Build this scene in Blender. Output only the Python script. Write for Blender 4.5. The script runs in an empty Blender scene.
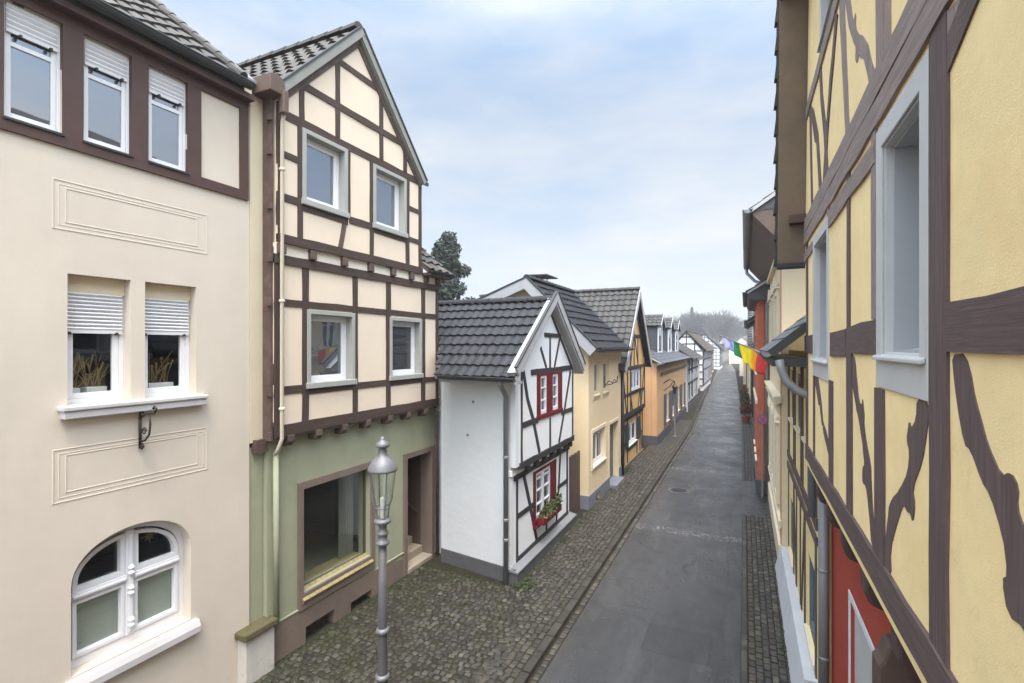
import bpy, bmesh, math, random
from mathutils import Vector, noise as mnoise
from mathutils.geometry import tessellate_polygon
random.seed(7)
C = bpy.context.scene.collection
R = math.radians
V3 = Vector

# ------------------------------------------------------------------ helpers
def lin(r, g, b, k=1.0):
    def f(v):
        v /= 255.0
        return v / 12.92 if v <= 0.04045 else ((v + 0.055) / 1.055) ** 2.4
    return (f(r) * k, f(g) * k, f(b) * k, 1.0)

def root_loc(o):
    l = V3((0, 0, 0))
    while o is not None:
        l = l + o.location
        o = o.parent
    return l

class MB:
    """collects geometry in world metres and links it as one mesh object"""
    def __init__(s):
        s.v = []; s.f = []
    def add(s, vs, fs):
        b = len(s.v)
        s.v.extend([tuple(p) for p in vs])
        s.f.extend([tuple(i + b for i in f) for f in fs])
    def hexa(s, a, b):
        s.add(list(a) + list(b), [(0, 1, 2, 3), (7, 6, 5, 4), (0, 4, 5, 1), (1, 5, 6, 2), (2, 6, 7, 3), (3, 7, 4, 0)])
    def box(s, x0, x1, y0, y1, z0, z1):
        s.hexa([(x0, y0, z0), (x1, y0, z0), (x1, y1, z0), (x0, y1, z0)],
               [(x0, y0, z1), (x1, y0, z1), (x1, y1, z1), (x0, y1, z1)])
    def fbox(s, fr, u0, u1, v0, v1, n0, n1):
        s.hexa([fr(u0, v0, n0), fr(u1, v0, n0), fr(u1, v1, n0), fr(u0, v1, n0)],
               [fr(u0, v0, n1), fr(u1, v0, n1), fr(u1, v1, n1), fr(u0, v1, n1)])
    def poly(s, fr, outer, n0, n1, holes=()):
        loops = [list(outer)] + [list(h) for h in holes]
        flat = [p for l in loops for p in l]
        tris = tessellate_polygon([[V3((p[0], p[1], 0)) for p in l] for l in loops])
        k = len(flat)
        vs = [fr(p[0], p[1], n0) for p in flat] + [fr(p[0], p[1], n1) for p in flat]
        fs = [tuple(t) for t in tris] + [tuple(i + k for i in reversed(t)) for t in tris]
        b = 0
        for l in loops:
            m = len(l)
            for i in range(m):
                j = (i + 1) % m
                fs.append((b + i, b + j, b + j + k, b + i + k))
            b += m
        s.add(vs, fs)
    def prism(s, ring0, ring1):
        k = len(ring0)
        s.add(list(ring0) + list(ring1), [tuple(range(k)), tuple(range(2 * k - 1, k - 1, -1))] +
              [(i, (i + 1) % k, (i + 1) % k + k, i + k) for i in range(k)])
    def tube(s, pts, rad, seg=8):
        pts = [V3(p) for p in pts]
        n = len(pts)
        rads = rad if isinstance(rad, (list, tuple)) else [rad] * n
        ref = None; rings = []
        for i, p in enumerate(pts):
            d = (pts[min(i + 1, n - 1)] - pts[max(i - 1, 0)]).normalized()
            if ref is None:
                ref = d.orthogonal().normalized()
            ref = (ref - d * ref.dot(d))
            ref = ref.normalized() if ref.length > 1e-5 else d.orthogonal().normalized()
            w = d.cross(ref)
            rings.append([p + (ref * math.cos(2 * math.pi * k / seg) + w * math.sin(2 * math.pi * k / seg)) * rads[i] for k in range(seg)])
        vs = [q for r in rings for q in r]
        fs = [tuple(range(seg)), tuple(range((n - 1) * seg + seg - 1, (n - 1) * seg - 1, -1))]
        for i in range(n - 1):
            for k in range(seg):
                k2 = (k + 1) % seg
                fs.append((i * seg + k, i * seg + k2, (i + 1) * seg + k2, (i + 1) * seg + k))
        s.add(vs, fs)
    def lathe(s, cx, cy, prof, seg=20):
        vs = []; fs = []
        n = len(prof)
        for r, z in prof:
            for k in range(seg):
                a = 2 * math.pi * k / seg
                vs.append((cx + r * math.cos(a), cy + r * math.sin(a), z))
        for i in range(n - 1):
            for k in range(seg):
                k2 = (k + 1) % seg
                fs.append((i * seg + k, i * seg + k2, (i + 1) * seg + k2, (i + 1) * seg + k))
        fs.append(tuple(range(seg))); fs.append(tuple(range((n - 1) * seg, n * seg)))
        s.add(vs, fs)
    def gutter(s, p0, p1, r, th=0.012):
        p0, p1 = V3(p0), V3(p1)
        d = (p1 - p0).normalized(); w = d.cross(V3((0, 0, 1))).normalized(); up = V3((0, 0, 1))
        ring = []
        for k in range(9):
            a = math.pi + math.pi * k / 8
            ring.append((math.cos(a) * r, math.sin(a) * r))
        for k in range(8, -1, -1):
            a = math.pi + math.pi * k / 8
            ring.append((math.cos(a) * (r - th), math.sin(a) * (r - th)))
        s.prism([p0 + w * a + up * b for a, b in ring], [p1 + w * a + up * b for a, b in ring])
        s.tube([p0 + w * r, p1 + w * r], 0.012, 6); s.tube([p0 - w * r, p1 - w * r], 0.01, 6)
        for e in (p0, p1):
            ring = [(math.cos(math.pi + math.pi * k / 8) * r, math.sin(math.pi + math.pi * k / 8) * r) for k in range(9)]
            s.prism([e + w * a + up * b for a, b in ring], [e + d * 0.006 + w * a + up * b for a, b in ring])
    def tiles(s, O, U, Vv, L, S, row=0.33, col=0.3, amp=0.02, lift=0.035, style='wave', sub=6, jit=0.003):
        O, U, Vv = V3(O), V3(U).normalized(), V3(Vv).normalized()
        N = U.cross(Vv)
        if N.z < 0: N = -N
        nr = max(1, int(round(S / row))); nc = max(1, int(round(L / col)))
        rw = S / nr; cw = L / nc
        for i in range(nr):
            for j in range(nc):
                j0 = random.uniform(-jit, jit); j1 = random.uniform(-jit, jit); js = random.uniform(-jit, jit) * 2
                lo = []; hi = []; sk = []
                for k in range(sub + 1):
                    t = k / sub
                    if style == 'wave':
                        h = amp * math.sin(2 * math.pi * t)
                    elif style == 'flat':
                        h = amp * (1.0 if t < 0.18 else 0.0)
                    else:
                        h = 0.0
                    sp = rw * 1.1 if i < nr - 1 else rw
                    tt = min(max(t, 0.004), 0.996) if style != 'wave' else t
                    base = O + U * ((j + tt) * cw)
                    lo.append(base + Vv * (i * rw + js) + N * (lift + h + j0))
                    hi.append(base + Vv * (i * rw + sp) + N * (0.004 + h + j1 * 0.5))
                    sk.append(base + Vv * (i * rw + js) + N * (lift + h + j0 - 0.028))
                vs = sk + lo + hi; m = sub + 1; fs = []
                for k in range(sub):
                    fs.append((k, k + 1, m + k + 1, m + k)); fs.append((m + k, m + k + 1, 2 * m + k + 1, 2 * m + k))
                fs.append((0, m, 2 * m)); fs.append((sub, 2 * m - 1, 3 * m - 1))
                s.add(vs, fs)
    def ridge(s, p0, p1, r=0.11, step=0.34):
        p0, p1 = V3(p0), V3(p1)
        L = (p1 - p0).length; d = (p1 - p0) / L
        w = d.cross(V3((0, 0, 1))).normalized(); up = V3((0, 0, 1))
        n = max(1, int(L / step)); st = L / n
        for i in range(n):
            a = p0 + d * (i * st); b = p0 + d * ((i + 1) * st + 0.03)
            def ring(c, rr):
                return [c + w * (math.cos(math.pi * k / 6) * rr) + up * (math.sin(math.pi * k / 6) * rr - 0.03) for k in range(7)]
            s.prism(ring(a, r * 1.08), ring(b, r * 0.95))
    def leaves(s, c, rx, ry, rz, n, size, flat=0.0, shell=0.45):
        for _ in range(n):
            while True:
                d = V3((random.uniform(-1, 1), random.uniform(-1, 1), random.uniform(-1, 1)))
                if shell < d.length <= 1: break
            p = V3((c[0] + d.x * rx, c[1] + d.y * ry, c[2] + d.z * rz))
            a = V3((random.gauss(0, 1), random.gauss(0, 1), random.gauss(0, 1) * (1 - flat))).normalized()
            b = a.orthogonal().normalized()
            sz = size * random.uniform(0.6, 1.3)
            s.add([p - a * sz, p + b * sz * 0.35, p + a * sz, p - b * sz * 0.35], [(0, 1, 2, 3)])
    def build(s, name, m, parent=None, smooth=False, bevel=0.0, recalc=True):
        me = bpy.data.meshes.new(name)
        o = bpy.data.objects.new(name, me)
        C.objects.link(o)
        l = V3((0, 0, 0))
        if parent is not None:
            o.parent = parent
            l = root_loc(parent)
        me.from_pydata([(p[0] - l.x, p[1] - l.y, p[2] - l.z) for p in s.v], [], s.f)
        if recalc:
            bm = bmesh.new(); bm.from_mesh(me)
            bmesh.ops.recalc_face_normals(bm, faces=bm.faces)
            bm.to_mesh(me); bm.free()
        me.materials.append(m)
        if smooth:
            for p in me.polygons: p.use_smooth = True
        if bevel:
            md = o.modifiers.new('bevel', 'BEVEL'); md.width = bevel; md.segments = 2
            md.limit_method = 'ANGLE'; md.angle_limit = R(40)
        return o

class Fr:
    """a facade's own axes: u along it, v up, n out of the wall"""
    def __init__(s, o, u, n):
        s.o = V3(o); s.u = V3(u).normalized(); s.n = V3(n).normalized()
    def __call__(s, u, v, n):
        p = s.o + s.u * u + s.n * n
        return (p.x, p.y, p.z + v)
def left(X): return Fr((X, 0, 0), (0, 1, 0), (1, 0, 0))      # faces the street from the left, u = metres up the street
def right(X): return Fr((X, 0, 0), (0, 1, 0), (-1, 0, 0))
def south(Y): return Fr((0, Y, 0), (1, 0, 0), (0, -1, 0))    # faces down the street, u = world x

def thing(name, label, cat, loc=(0, 0, 0), group=None):
    o = bpy.data.objects.new(name, None); C.objects.link(o)
    o.location = loc; o.empty_display_size = 0.3
    o['label'] = label; o['category'] = cat
    if group: o['group'] = group
    return o
def tag(o, label, cat, group=None):
    o['label'] = label; o['category'] = cat
    if group: o['group'] = group
    return o
def kind(o, k):
    o['kind'] = k
    return o

# ------------------------------------------------------------------ materials
def nt(name):
    m = bpy.data.materials.new(name); m.use_nodes = True
    t = m.node_tree
    return m, t, t.nodes['Principled BSDF']
def N(t, typ, **k):
    n = t.nodes.new(typ)
    for a, b in k.items(): setattr(n, a, b)
    return n
def mixc(t, fac, a, b, mode='MIX'):
    n = N(t, 'ShaderNodeMix', data_type='RGBA', blend_type=mode)
    for sock, val in ((n.inputs[0], fac), (n.inputs[6], a), (n.inputs[7], b)):
        if hasattr(val, 'is_linked') or isinstance(val, bpy.types.NodeSocket): t.links.new(val, sock)
        else: sock.default_value = val
    return n.outputs[2]
def ramp(t, src, a, b):
    n = N(t, 'ShaderNodeMapRange'); n.inputs[1].default_value = a; n.inputs[2].default_value = b
    t.links.new(src, n.inputs[0])
    return n.outputs[0]
def noise(t, scale, detail=4, rough=0.6, vec=None, stretch=None):
    tc = N(t, 'ShaderNodeTexCoord'); src = tc.outputs['Object']
    if stretch:
        mp = N(t, 'ShaderNodeMapping'); mp.inputs['Scale'].default_value = stretch
        t.links.new(src, mp.inputs[0]); src = mp.outputs[0]
    n = N(t, 'ShaderNodeTexNoise'); n.inputs['Scale'].default_value = scale
    n.inputs['Detail'].default_value = detail; n.inputs['Roughness'].default_value = rough
    t.links.new(vec or src, n.inputs['Vector'])
    return n.outputs['Fac']
def math_(t, op, a, b=None):
    n = N(t, 'ShaderNodeMath', operation=op)
    for i, v in enumerate((a, b)):
        if v is None: continue
        if isinstance(v, bpy.types.NodeSocket): t.links.new(v, n.inputs[i])
        else: n.inputs[i].default_value = v
    return n.outputs[0]
def bump(t, p, src, strength, dist=0.01):
    b = N(t, 'ShaderNodeBump'); b.inputs['Strength'].default_value = strength; b.inputs['Distance'].default_value = dist
    t.links.new(src, b.inputs['Height']); t.links.new(b.outputs[0], p.inputs['Normal'])
def k(c, f): return (min(c[0] * f, 1), min(c[1] * f, 1), min(c[2] * f, 1), 1)

def M(name, col, rough=0.7, *a_, grain=None, mottle=0.0, crack=0.0, lump=0.0, **kw_):
    m = M_(name, col, rough, *a_, **kw_)
    if mottle or crack or lump:
        t = m.node_tree; p = t.nodes['Principled BSDF']; c = p.inputs['Base Color'].links[0].from_socket
        if mottle:
            c = mixc(t, math_(t, 'MULTIPLY', ramp(t, noise(t, 0.7, 8, 0.72), 0.42, 0.68), mottle), c, k(col, 0.72))
            c = mixc(t, math_(t, 'MULTIPLY', ramp(t, noise(t, 1.9, 8, 0.75), 0.5, 0.72), mottle), c, k(col, 1.22))
            c = mixc(t, math_(t, 'MULTIPLY', ramp(t, noise(t, 1.0, 6, 0.7, stretch=(7, 7, 0.5)), 0.56, 0.78), mottle * .8), c, k(col, 0.66))
        if crack:
            tc = N(t, 'ShaderNodeTexCoord'); va = N(t, 'ShaderNodeVectorMath', operation='ADD'); nz = N(t, 'ShaderNodeTexNoise'); nz.inputs['Scale'].default_value = 2.5; nz.inputs['Detail'].default_value = 5
            t.links.new(tc.outputs['Object'], nz.inputs['Vector']); t.links.new(tc.outputs['Object'], va.inputs[0]); t.links.new(nz.outputs['Color'], va.inputs[1])
            vo = N(t, 'ShaderNodeTexVoronoi', feature='DISTANCE_TO_EDGE'); vo.inputs['Scale'].default_value = 1.1; t.links.new(va.outputs[0], vo.inputs['Vector'])
            ln = ramp(t, vo.outputs['Distance'], 0.006, 0.001)
            c = mixc(t, math_(t, 'MULTIPLY', math_(t, 'MULTIPLY', ln, ramp(t, noise(t, 0.8, 3, 0.5), 0.5, 0.62)), crack), c, k(col, 0.35))
        t.links.new(c, p.inputs['Base Color'])
        if lump:
            b0 = [n for n in t.nodes if n.type == 'BUMP'][0]; b = N(t, 'ShaderNodeBump'); b.inputs['Strength'].default_value = lump; b.inputs['Distance'].default_value = 0.03
            t.links.new(noise(t, 4.5, 4, 0.55), b.inputs['Height']); t.links.new(b.outputs[0], b0.inputs['Normal'])
    if grain:
        t = m.node_tree; p = t.nodes['Principled BSDF']; src = p.inputs['Base Color'].links[0].from_socket
        g1 = noise(t, 1.0, 5, 0.65, stretch=grain)
        c = mixc(t, math_(t, 'MULTIPLY', ramp(t, g1, 0.40, 0.62), 0.75), k(col, 0.68), src)
        g2 = noise(t, 1.0, 3, 0.6, stretch=tuple(v * 1.7 for v in grain))
        c = mixc(t, math_(t, 'MULTIPLY', ramp(t, g2, 0.58, 0.72), 0.5), c, k(col, 1.5))
        t.links.new(c, p.inputs['Base Color'])
        for b in [n for n in t.nodes if n.type == 'BUMP']: t.links.new(g1, b.inputs['Height']); b.inputs['Strength'].default_value = 0.5
    return m
def M_(name, col, rough=0.7, var=0.12, vs=2.0, bs=60, bst=0.2, bd=0.004, stain=None, stain_lo=0.55, stain_hi=0.75, stain_scale=0.9,
      stretch=None, island=0.0, metal=0.0, spec=0.4, streak=0.0):
    m, t, p = nt(name)
    n1 = noise(t, vs, 5, 0.65)
    c = mixc(t, ramp(t, n1, 0.3, 0.7), k(col, 1 - var), k(col, 1 + var))
    if streak:
        n4 = noise(t, 1.0, 4, 0.6, stretch=(5, 5, 0.35))
        c = mixc(t, math_(t, 'MULTIPLY', ramp(t, n4, 0.5, 0.8), streak), c, k(col, 0.6))
    if stain is not None:
        n2 = noise(t, stain_scale, 6, 0.7)
        c = mixc(t, ramp(t, n2, stain_lo, stain_hi), c, stain)
    if island:
        g = N(t, 'ShaderNodeNewGeometry')
        c = mixc(t, math_(t, 'MULTIPLY', g.outputs['Random Per Island'], island), c, k(col, 0.35))
    t.links.new(c, p.inputs['Base Color'])
    n3 = noise(t, bs, 4, 0.6, stretch=stretch)
    bump(t, p, n3, bst, bd)
    p.inputs['Roughness'].default_value = rough; p.inputs['Metallic'].default_value = metal
    p.inputs['Specular IOR Level'].default_value = spec
    return m

def glass_opaque(name, dark, base=0.3):
    """a pane with a dark room behind: mirror-like reflection over a dark body"""
    m, t, p = nt(name)
    out = t.nodes['Material Output']
    p.inputs['Base Color'].default_value = dark; p.inputs['Roughness'].default_value = 0.6
    gl = N(t, 'ShaderNodeBsdfGlossy'); gl.inputs['Roughness'].default_value = 0.02
    gl.inputs['Color'].default_value = (0.86, 0.92, 1.0, 1)
    n = noise(t, 1.3, 2, 0.5); b = N(t, 'ShaderNodeBump'); b.inputs['Strength'].default_value = 0.06; b.inputs['Distance'].default_value = 0.05
    t.links.new(n, b.inputs['Height']); t.links.new(b.outputs[0], gl.inputs['Normal'])
    fr = N(t, 'ShaderNodeFresnel'); fr.inputs['IOR'].default_value = 1.6
    f = math_(t, 'MINIMUM', math_(t, 'ADD', fr.outputs[0], base), 1.0)
    mx = N(t, 'ShaderNodeMixShader')
    t.links.new(f, mx.inputs[0]); t.links.new(p.outputs[0], mx.inputs[1]); t.links.new(gl.outputs[0], mx.inputs[2])
    t.links.new(mx.outputs[0], out.inputs[0])
    return m
def glass_clear(name, base=0.08, tint=(0.97, 0.985, 0.975, 1)):
    m, t, p = nt(name)
    out = t.nodes['Material Output']
    tr = N(t, 'ShaderNodeBsdfTransparent'); tr.inputs[0].default_value = tint
    gl = N(t, 'ShaderNodeBsdfGlossy'); gl.inputs['Roughness'].default_value = 0.02
    lw = N(t, 'ShaderNodeLayerWeight')
    f = math_(t, 'MINIMUM', math_(t, 'ADD', math_(t, 'MULTIPLY', math_(t, 'POWER', lw.outputs['Facing'], 4.0), 0.7), base), 1.0)
    mx = N(t, 'ShaderNodeMixShader')
    t.links.new(f, mx.inputs[0]); t.links.new(tr.outputs[0], mx.inputs[1]); t.links.new(gl.outputs[0], mx.inputs[2])
    t.links.new(mx.outputs[0], out.inputs[0])
    return m

G = {}
G['cream'] = M('cream_plaster', lin(198, 188, 174), 0.85, 0.04, 1.2, 90, 0.25, 0.004, streak=0.10, stain=lin(186, 176, 163), stain_lo=0.6, stain_hi=0.95, mottle=.13, lump=.10)
G['cream_yellow'] = M('pale_yellow_plaster', lin(194, 184, 160), 0.85, 0.05, 1.2, 90, 0.2, 0.004, streak=0.2)
G['infill'] = M('beige_infill_plaster', lin(212, 197, 177), 0.85, 0.03, 1.5, 80, 0.2, 0.004, streak=0.06, mottle=.10, lump=.12)
G['infill_light'] = M('whitish_infill_plaster', lin(226, 217, 204), 0.85, 0.03, 1.5, 80, 0.2, 0.004)
G['edge_white'] = M('white_infill_border', lin(232, 227, 216), 0.8, 0.02)
G['timber'] = M('dark_brown_timber', lin(84, 68, 62), 0.75, 0.22, 5, 40, 0.45, 0.006, stain=lin(104, 88, 80), stain_lo=0.5, stain_hi=0.8, stain_scale=5)
G['timber_red'] = M('red_brown_timber', lin(74, 54, 49), 0.6, 0.12, 4, 40, 0.25, 0.004)
G['timber_grey'] = M('weathered_purple_brown_timber', lin(92, 77, 72), 0.8, 0.25, 6, 50, 0.7, 0.008, stain=lin(122, 108, 104), stain_lo=0.5, stain_hi=0.85, stain_scale=4)
G['timber_dark'] = M('plum_brown_painted_timber', lin(76, 58, 56), 0.7, 0.16, 6, 50, 0.5, 0.006, stain=lin(100, 84, 82), stain_lo=0.55, stain_hi=0.85, stain_scale=5)
for nm, c, c2 in (('timber', (72, 57, 50), (92, 78, 68)), ('timber_grey', (146, 130, 124), (170, 156, 148)), ('timber_dark', (98, 81, 79), (120, 104, 101))):
    for ax, gr in (('_h', (45, 2.2, 45)), ('_v', (45, 45, 2.2))):
        G[nm + ax] = M(nm + ax, lin(*c), 0.78, 0.14, 4, 40, 0.4, 0.006, stain=lin(*c2), stain_lo=0.5, stain_hi=0.85, stain_scale=3, grain=gr)
G['timber_black'] = M('black_timber', lin(52, 50, 52), 0.65, 0.25, 5, 40, 0.4, 0.005)
G['pvc'] = M('white_plastic_frame', lin(214, 215, 219), 0.4, 0.02, 2, 20, 0.02)
G['shutter'] = M('white_shutter_slats', lin(205, 206, 210), 0.5, 0.03)
G['shutter_grey'] = M('grey_green_blind', lin(196, 202, 194), 0.6, 0.05)
G['grey_casing'] = M('grey_green_window_casing', lin(150, 151, 146), 0.6, 0.06, 3, 50, 0.15, stain=lin(158, 160, 154), stain_lo=0.5, stain_hi=0.9)
G['sill_white'] = M('off_white_stone_sill', lin(186, 183, 184), 0.7, 0.05, 3, 60, 0.15, streak=0.15)
G['zinc'] = M('zinc_sheet', lin(124, 126, 129), 0.5, 0.12, 2, 30, 0.08, metal=0.15)
G['dark_gutter'] = M('dark_gutter_sheet', lin(62, 64, 64), 0.5, 0.1, 2, 30, 0.08, metal=0.3)
G['brown_gutter'] = M('brown_box_gutter', lin(90, 72, 64), 0.55, 0.15, 3, 30, 0.1)
G['cream_pipe'] = M('cream_painted_pipe', lin(200, 190, 172), 0.6, 0.05)
G['tile_dark'] = M('dark_weathered_roof_tiles', lin(70, 66, 61), 0.6, 0.3, 8, 40, 0.3, 0.004, stain=lin(128, 118, 98), stain_lo=0.55, stain_hi=0.85, stain_scale=3, island=0.5)
G['tile_black'] = M('anthracite_roof_tiles', lin(50, 51, 55), 0.6, 0.14, 4, 40, 0.15, 0.003, island=0.35, spec=0.25, stain=lin(72, 75, 74), stain_lo=0.6, stain_hi=0.9, stain_scale=2)
G['tile_grey'] = M('grey_plain_roof_tiles', lin(66, 64, 62), 0.65, 0.25, 5, 40, 0.3, 0.004, island=0.55, stain=lin(84, 78, 64), stain_lo=0.6, stain_hi=0.85, stain_scale=3)
G['tile_brown'] = M('old_brown_roof_tiles', lin(78, 70, 62), 0.7, 0.25, 3, 40, 0.3, 0.004, island=0.5)
G['slate'] = M('slate_roofing', lin(74, 76, 82), 0.45, 0.2, 5, 40, 0.2, 0.003, island=0.5, spec=0.5)
G['slate_dark'] = M('dark_slate_cladding', lin(84, 84, 88), 0.55, 0.2, 5, 40, 0.2, 0.003, island=0.6)
G['verge'] = M('grey_green_verge_board', lin(130, 131, 125), 0.6, 0.1, 3, 50, 0.15, stain=lin(144, 144, 138))
G['verge_light'] = M('pale_grey_verge_board', lin(158, 159, 162), 0.6, 0.06, 3, 50, 0.12)
G['soffit_light'] = M('pale_grey_soffit_boards', lin(176, 176, 178), 0.7, 0.08, 3, 40, 0.15)
G['soffit_brown'] = M('brown_soffit_boards', lin(112, 98, 82), 0.7, 0.14, 3, 40, 0.2, stretch=(1, 1, 0.2))
G['soffit_red'] = M('red_brown_soffit_cladding', lin(100, 84, 76), 0.7, 0.14, 3, 40, 0.2)
G['green'] = M('sage_green_plaster', lin(148, 151, 127), 0.85, 0.06, 1.4, 90, 0.25, 0.004, streak=0.25, stain=lin(128, 134, 112), stain_lo=0.5, stain_hi=0.85, mottle=.22, lump=.1)
G['plinth_brown'] = M('brown_plinth_render', lin(112, 98, 88), 0.85, 0.12, 2, 60, 0.4, 0.006, stain=lin(92, 84, 76), streak=0.25)
G['ochre_tile'] = M('ochre_sill_tiles', lin(140, 128, 90), 0.6, 0.15, 6, 60, 0.1, island=0.2)
G['white'] = M('white_render', lin(222, 224, 227), 0.85, 0.02, 1.2, 70, 0.25, 0.004, streak=0.07, mottle=.10, lump=.2)
G['white_shaded'] = M('shaded_white_render', lin(204, 208, 212), 0.85, 0.02, 1.0, 70, 0.2, 0.004, streak=0.06, stain=lin(198, 203, 208), stain_lo=0.55, stain_hi=0.9, mottle=.12, crack=.2, lump=.25)  # the front's white made darker and bluer: the side's shade in the colour
G['plinth_dark'] = M('dark_grey_plinth', lin(84, 84, 88), 0.8, 0.1, 2, 60, 0.3, 0.005, stain=lin(72, 76, 68))
G['plinth_blue'] = M('blue_grey_plinth', lin(116, 120, 130), 0.8, 0.07, 2, 60, 0.3, 0.005, streak=0.2)
G['plinth_pale'] = M('pale_grey_plinth', lin(186, 188, 192), 0.8, 0.05, 2, 60, 0.3, 0.005, streak=0.2)
G['red_paint'] = M('dark_red_window_paint', lin(98, 24, 31), 0.5, 0.12, 4, 40, 0.1)
G['red_wall'] = M('brick_red_render', lin(158, 64, 48), 0.85, 0.05, 1.5, 80, 0.25, 0.004, mottle=.2)
G['peach'] = M('pale_yellow_render', lin(222, 203, 168), 0.85, 0.03, 1.2, 70, 0.25, 0.004, streak=0.08, mottle=.12)
G['yellow'] = M('yellow_plaster', lin(241, 216, 162), 0.88, 0.045, 2.2, 120, 0.45, 0.006, stain=lin(234, 202, 138), stain_lo=0.5, stain_hi=0.9, stain_scale=1.6, mottle=.26, crack=.16, lump=.22)
G['yellow_far'] = M('ochre_yellow_infill', lin(200, 166, 110), 0.85, 0.08, 2, 60, 0.3, 0.004, streak=0.15)
G['yellow_pale'] = M('pale_yellow_infill', lin(226, 206, 150), 0.85, 0.05, 2, 60, 0.3, 0.004)
G['orange'] = M('orange_render', lin(212, 170, 126), 0.85, 0.05, 1.5, 60, 0.3, 0.004, streak=0.15, mottle=.2)
G['beige'] = M('beige_render', lin(220, 204, 172), 0.85, 0.04, 1.5, 60, 0.2, 0.004, streak=0.1)
G['cream_stone'] = M('cream_stone_trim', lin(214, 202, 176), 0.75, 0.06, 3, 60, 0.2)
G['brick'] = M('orange_red_brick', lin(180, 100, 76), 0.8, 0.15, 9, 60, 0.3, 0.004, stain=lin(160, 90, 72))
G['win_grey'] = M('grey_painted_casing', lin(182, 183, 182), 0.55, 0.05, 3, 50, 0.2, 0.003, stain=lin(172, 172, 172))
G['win_grey_in'] = M('slate_grey_panel', lin(158, 160, 163), 0.6, 0.04, 2, 40, 0.1)
G['blue_grey'] = M('blue_grey_shutters', lin(90, 100, 104), 0.6, 0.08)
G['blue_pale'] = M('pale_blue_shutters', lin(190, 198, 212), 0.6, 0.05)
G['dark_teal'] = M('dark_teal_shutter', lin(48, 58, 66), 0.6, 0.12)
G['iron'] = M('dark_wrought_iron', lin(58, 56, 52), 0.5, 0.2, 10, 50, 0.2, metal=0.5)
G['silver'] = M('silver_lamp_paint', lin(112, 113, 117), 0.5, 0.15, 6, 50, 0.2, metal=0.3)
G['silver_dark'] = M('grey_lamp_post_paint', lin(84, 83, 86), 0.55, 0.15, 6, 50, 0.2, metal=0.2)
G['door_brown'] = M('brown_door_jamb', lin(82, 68, 60), 0.7, 0.12)
G['step'] = M('worn_stone_steps', lin(150, 140, 126), 0.8, 0.15, 4, 60, 0.3)
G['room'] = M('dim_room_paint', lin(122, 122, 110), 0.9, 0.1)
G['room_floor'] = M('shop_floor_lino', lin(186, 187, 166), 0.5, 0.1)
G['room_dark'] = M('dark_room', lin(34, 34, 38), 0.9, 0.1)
G['ledge_wood'] = M('yellowish_window_ledge', lin(150, 134, 98), 0.5, 0.12)
G['white_panel'] = M('white_ceiling_panel', lin(205, 205, 200), 0.7, 0.03)
G['curtain'] = M('grey_net_curtain', lin(120, 122, 112), 0.9, 0.1)
G['mossy'] = M('mossy_stone', lin(96, 88, 66), 0.95, 0.3, 6, 50, 0.8, 0.02, stain=lin(72, 70, 36), stain_lo=0.42, stain_hi=0.65, stain_scale=6)
G['pier'] = M('weathered_white_pier', lin(186, 182, 174), 0.85, 0.1, 3, 60, 0.4, 0.006, stain=lin(138, 132, 116), stain_lo=0.55, stain_hi=0.75, stain_scale=4, streak=0.4)
G['leaf'] = M('green_leaves', lin(62, 76, 36), 0.7, 0.3, 6, 20, 0.1, island=0.6)
G['grass'] = M('pale_dried_stalks', lin(126, 108, 74), 0.9, 0.2, 6, island=0.4)
G['pine'] = M('dark_pine_needles', lin(46, 54, 44), 0.85, 0.25, 2, 20, 0.1, island=0.6)
G['bark'] = M('grey_brown_bark', lin(82, 72, 62), 0.9, 0.25, 6, 20, 0.6, 0.02)
G['twig'] = M('bare_grey_twigs', lin(70, 66, 62), 0.9, 0.2, 0.2, island=0.3)
G['hedge'] = M('russet_shrub_leaves', lin(104, 72, 58), 0.85, 0.3, 6, island=0.5)
G['glass_sky'] = glass_opaque('reflecting_pane', (0.05, 0.055, 0.065, 1), 0.20)
G['glass_mid'] = glass_opaque('half_reflecting_pane', (0.03, 0.032, 0.035, 1), 0.16)
G['glass_dark'] = glass_opaque('dark_pane', (0.02, 0.02, 0.022, 1), 0.05)
G['glass_clear'] = glass_clear('clear_pane', 0.05)
G['glass_shop'] = glass_clear('shop_pane', 0.05, (0.95, 0.97, 0.955, 1))
G['glass_lamp'] = glass_clear('lantern_pane', 0.16, (0.93, 0.97, 0.95, 1))
for nm, c in (('flag_red', (186, 58, 58)), ('flag_orange', (226, 150, 40)), ('flag_yellow', (226, 200, 44)), ('flag_green', (40, 128, 74)),
              ('flag_blue', (150, 172, 214)), ('flag_violet', (186, 180, 214)), ('flag_white', (222, 224, 230))):
    G[nm] = M(nm, lin(*c), 0.85, 0.06, 8, 200, 0.1)
G['sign_red'] = M('sign_red', lin(160, 74, 84), 0.4, 0.02); G['sign_blue'] = M('sign_blue', lin(120, 112, 150), 0.4, 0.02)
G['cast_iron'] = M('manhole_iron', lin(54, 54, 55), 0.5, 0.15, 8, 30, 0.4, 0.01, metal=0.4)
G['concrete'] = M('manhole_concrete_ring', lin(92, 90, 87), 0.8, 0.1, 6)
G['green_paint'] = M('dull_green_paint', lin(84, 122, 100), 0.6, 0.08)
G['terracotta'] = M('terracotta', lin(140, 78, 56), 0.8, 0.1)
G['kerb'] = M('kerb_stone', lin(62, 58, 53), 0.8, 0.2, 4, 50, 0.4, 0.006, island=0.5)

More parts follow.
